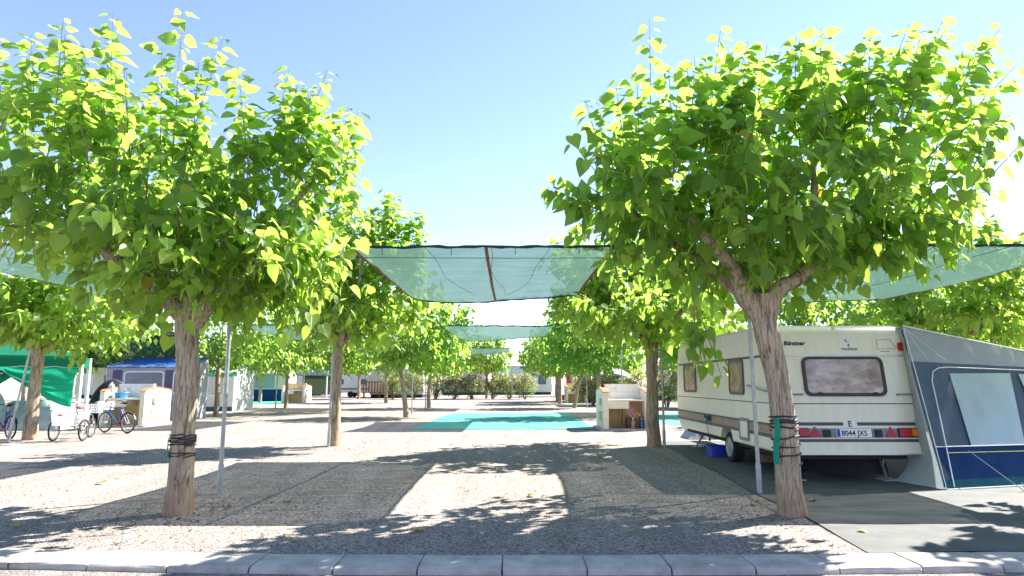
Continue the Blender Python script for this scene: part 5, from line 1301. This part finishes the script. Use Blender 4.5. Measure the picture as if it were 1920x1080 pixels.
home(-46, -38, 70, 74, 3.4, 'pale mobile home behind trees at far left', HOMEW, ROOFG, [(-44, -42.6, 1.4, 2.5)])
# white caravan in the left background
def small_caravan(x0, x1, y, lab, L=2.2):
    t = thing('caravan', lab, 'caravan', ((x0 + x1) / 2, y, 0))
    F = front_frame(0, y)
    p = rrect(x0, .5, x1, 2.55, .28, 5)
    MB().prism(p, F, -2.1, 0).build('body', WHITE, t, smooth=True, angle=30)
    wv = MB().prism(rrect(x0 + .55, 1.4, x0 + 1.25, 2.0, .08), F, .001, .02).build('window', GLW, t)
    wv = MB().prism(rrect(x1 - 1.0, 1.4, x1 - .3, 2.0, .08), F, .001, .02).build('window', GLW, t)
    MB().prism(rrect(x0 + .02, .85, x1 - .02, 1.0, .02), F, .001, .012).build('stripe', STRIPE, t)
    xm = (x0 + x1) / 2
    for q in (0, -1.9):
        MB().disc((xm, y - q - .02, .33), (0, 1, 0), .33, .2, 18).build('wheel', TYRE, t, smooth=True, angle=50)
    return t
small_caravan(-20.0, -15.9, 74, 'white caravan with dark lower band between far left trunks')
small_caravan(-21.0, -17.9, 33.3, 'white caravan half hidden behind the blue roofed awning tent')
# grey dome tent / covered car right of the lane
dt = thing('dome_tent', 'grey domed tent behind the dark flowering bushes right of the lane', 'tent', (8.0, 56, 0))
MB().grid(lambda u, v: (8.0 - 2.6 * math.cos(math.pi * u), 54 + 4 * v, .05 + 2.9 * math.sin(math.pi * u) ** .7 * (1 - .25 * (2 * v - 1) ** 2)), 24, 8).build('shell', cloth_mat('pale grey dome fabric', (.5, .52, .52), transl=.2), dt, smooth=True)
MB().grid(lambda u, v: (8.0 - 2.4 * math.cos(math.pi * u), 53.97, .05 + 2.3 * math.sin(math.pi * u) ** .7 * v), 20, 3).build('front', cloth_mat('dark mesh front', (.06, .07, .09), transl=.1), dt, smooth=True)
MB().tube([(8.0 - 2.62 * math.cos(math.pi * i / 20), 53.95, .05 + 2.92 * .75 * math.sin(math.pi * i / 20) ** .7) for i in range(21)], .03, 6).build('pole_arch', GALV, dt, smooth=True)
tag(MB().grid(lambda u, v: (5.75 + .75 * u, 50.6 + .05 * math.sin(9 * u), 3.5 - 1.25 * v), 10, 4).build('towel', cloth_mat('bright green towel', (.03, .50, .10), transl=.4), smooth=True), 'bright green towel hanging between the slanting trunk and the pale trunk', 'towel')
tag(MB().grid(lambda u, v: (6.72 + .38 * u + .06 * v, 24.5 + .06 * math.sin(8 * u), 1.62 - .6 * v - .1 * u), 8, 8).build('towel', cloth_mat('maroon towel', (.20, .02, .03), transl=.2), smooth=True), 'maroon towel hanging just left of the caravan front corner', 'towel')
tag(MB().tube([(6.3, 24.6, 1.72), (8.4, 24.6, 1.60)], .006, 5).build('clothes_line', WPIPE), 'white clothes line beside the caravan front corner', 'line')
tag(MB().grid(lambda u, v: (6.45 + .25 * u, 24.55 + .05 * math.sin(8 * u), 1.66 - .42 * v), 6, 6).build('towel', cloth_mat('pale towel', (.5, .45, .42), transl=.2), smooth=True), 'pale towel left of the maroon towel on the clothes line', 'towel')
# red low wall in the far right
tag(MB().box(4.4, 8.4, 62, 62.3, 0, .5, .02).build('low_wall', mat('red brick wall', (.32, .09, .06), .8, .3, 12)), 'low red wall behind the far right sink block', 'wall')
tag(MB().box(5.4, 5.9, 66, 66.4, 0, 2.6, .02).build('gate_post', mat('red gate post', (.40, .10, .08), .7)), 'tall red post at the far end right of the flowering hedge', 'post')

# oleander hedge bushes
def bush(x, y, h, rx, lab, seed, flowers=.16, grp='flowering oleander bushes across the lane end'):
    r = np.random.default_rng(seed)
    t = thing('oleander_bush', lab, 'bush', (x, y, 0), grp)
    mb = MB()
    for k in range(9):
        a = r.uniform(0, 6.28); q = r.uniform(.2, .8) * rx
        mb.tube([(x + .12 * math.cos(a), y + .12 * math.sin(a), 0), (x + .5 * q * math.cos(a), y + .5 * q * math.sin(a), h * .4), (x + q * math.cos(a), y + q * math.sin(a), h * .8)], [.035, .025, .012], 5)
    mb.build('stems', TWIG, t)
    N = 130
    dirn = nrm(r.normal(0, 1, (N, 3))); rad = r.uniform(0, 1, N) ** .35
    p0 = np.array([x, y, h * .54]) + dirn * np.array([rx, rx * .8, h * .46]) * rad[:, None]
    d = nrm(dirn * .6 + np.array([0, 0, .8]) + r.normal(0, .25, (N, 3)))
    pos, ld, n, s, _ = twig_leaves(r, p0 - d * .2, d, r.uniform(.3, .6, N), 9, .24, (-.4, .3), np.zeros(N))
    temps = [(V * np.array([1, .38, 1]), T, UV) for V, T, UV in TL]
    b0 = np.array([x, y, 0])
    me = leaf_mesh('foliage', pos - b0, ld, n, s, temps, r); me.materials.append(OLE)
    o = bpy.data.objects.new('foliage', me); C.objects.link(o); o.parent = t; o['kind'] = 'stuff'
    nf = int(len(pos) * flowers)
    idx = r.choice(len(pos), nf, replace=False, p=np.clip(pos[:, 2], .05, 9) ** 1.5 / (np.clip(pos[:, 2], .05, 9) ** 1.5).sum())
    rnd = nrm(r.normal(0, 1, (nf, 3))); l2 = nrm(np.cross(rnd, [0.1, 0.2, 1]))
    me = leaf_mesh('blossoms', pos[idx] - b0 + dirn[r.integers(0, N, nf)] * .1, l2, np.cross(l2, rnd), np.full(nf, .17), TL, r); me.materials.append(PINK)
    o = bpy.data.objects.new('blossoms', me); C.objects.link(o); o.parent = t; o['kind'] = 'stuff'
for i, (x, y, h, rx, lab) in enumerate([(-11.6, 65, 2.4, 1.2, 'yellow green oleander bush beside the wooden deck'), (-9.6, 65, 2.3, 1.2, 'oleander bush right behind the bare leaning trunk'), (-7.4, 64.5, 2.2, 1.2, 'oleander bush between the leaning trunk and the red footed trunk'),
        (-5.6, 64.5, 2.1, 1.2, 'dark oleander bush right of the red footed trunk'), (-3.9, 65, 2.2, 1.2, 'dark oleander bush left of the small lane end tree'), (-1.9, 66, 2.1, 1.1, 'pink oleander bush under the small lane end tree'), (-.3, 66, 2.2, 1.2, 'pink oleander bush behind the lone lane pole'), (1.3, 65.5, 2.2, 1.2, 'oleander bush ending the hedge before the pale right trunks'),
        (5.6, 46.5, 2.0, 1.3, 'dark red flowered bush left of the slanting trunk in the right background'), (7.2, 46.5, 1.9, 1.1, 'dark red flowered bush right of the slanting trunk'), (8.3, 44, 2.1, 1.3, 'pale pink oleander bush above the sink block left half'), (10.2, 44, 2.2, 1.4, 'pale pink oleander bush above the sink block right half'), (11.3, 40, 2.1, 1.3, 'pink oleander bush right of the slim trunk by the caravan'), (13.0, 41, 2.2, 1.4, 'yellowish oleander bush nearest the caravan front')]):
    bush(x, y, h * 1.12, rx, lab, 300 + i, .24)

# fallen yellow leaves
YL = leaf_mat('fallen yellow leaf', (.50, .34, .05), (.36, .20, .04), (.4, .25, .03), yellow=False, tmix=.2)
rg = random.Random(8)
base_me = []
for k in range(4):
    me = LEAF_ME[k].copy(); me.name = 'fallen_leaf'; me.materials[0] = YL; base_me.append(me)
for k, (x, y) in enumerate([(-3.5, 12.9), (-.9, 16.2), (-1.6, 17.5), (1.95, 8.05), (3.75, 7.4), (-4.6, 10.6), (-5.6, 7.7), (-2.2, 6.95), (2.2, 15.3), (.3, 9.6), (-3.0, 9.3), (4.05, 9.2), (-6.5, 10.8), (1.2, 12.6), (-1.0, 7.4)]):
    o = bpy.data.objects.new('fallen_leaf', base_me[k % 4]); C.objects.link(o)
    s = rg.uniform(.10, .16)
    o.matrix_world = Matrix.Translation((x, y, .03)) @ Matrix.Rotation(rg.uniform(0, 6.28), 4, 'Z') @ Matrix.Rotation(rg.uniform(-.2, .3), 4, 'X') @ Matrix.Diagonal((s, s, s, 1))
    tag(o, 'yellow heart shaped leaf fallen on the gravel', 'leaf', 'yellow leaves fallen on the gravel')

# dry leaf litter and bits of bark strewn over the pitch
r = np.random.default_rng(77); N = 1500
X = np.concatenate([r.uniform(-8, 3.3, 700), r.normal(-4.1, .6, 250), r.normal(3.1, .5, 250), r.normal(-4.5, .6, 150), r.normal(3.3, .5, 150)])
Y = np.concatenate([6.5 + 12 * r.uniform(0, 1, 700) ** 1.5, r.normal(8.4, .6, 250), r.normal(8.3, .55, 250), r.normal(17.2, .8, 150), r.normal(17.0, .8, 150)])
ok = (Y > 6.55) & ~((X > 3.3) & (Y > 6.4) & (Y < 18)) & ~((X > 3.0) & (X < 3.5) & (Y > 16))
X, Y = X[ok], Y[ok]; N = len(X)
a = r.uniform(0, 6.28, N)
ld = nrm(np.stack([np.cos(a), np.sin(a), r.normal(0, .12, N)], 1)); n_ = nrm(np.stack([r.normal(0, .2, N), r.normal(0, .2, N), np.ones(N)], 1)); n_ = nrm(n_ - ld * (ld * n_).sum(1, keepdims=True))
me = leaf_mesh('leaf_litter', np.stack([X, Y, np.full(N, .012)], 1), ld, n_, r.uniform(.015, .06, N), TL, r)
me.materials.append(leaf_mat('dry leaf litter', (.24, .15, .06), (.10, .06, .03), (.2, .12, .05), veins=False, yellow=False, tmix=.2))
o = bpy.data.objects.new('leaf_litter', me); C.objects.link(o)
tag(o, 'dry brown leaf litter strewn on the gravel round the trunks', 'leaf litter', kind='stuff')
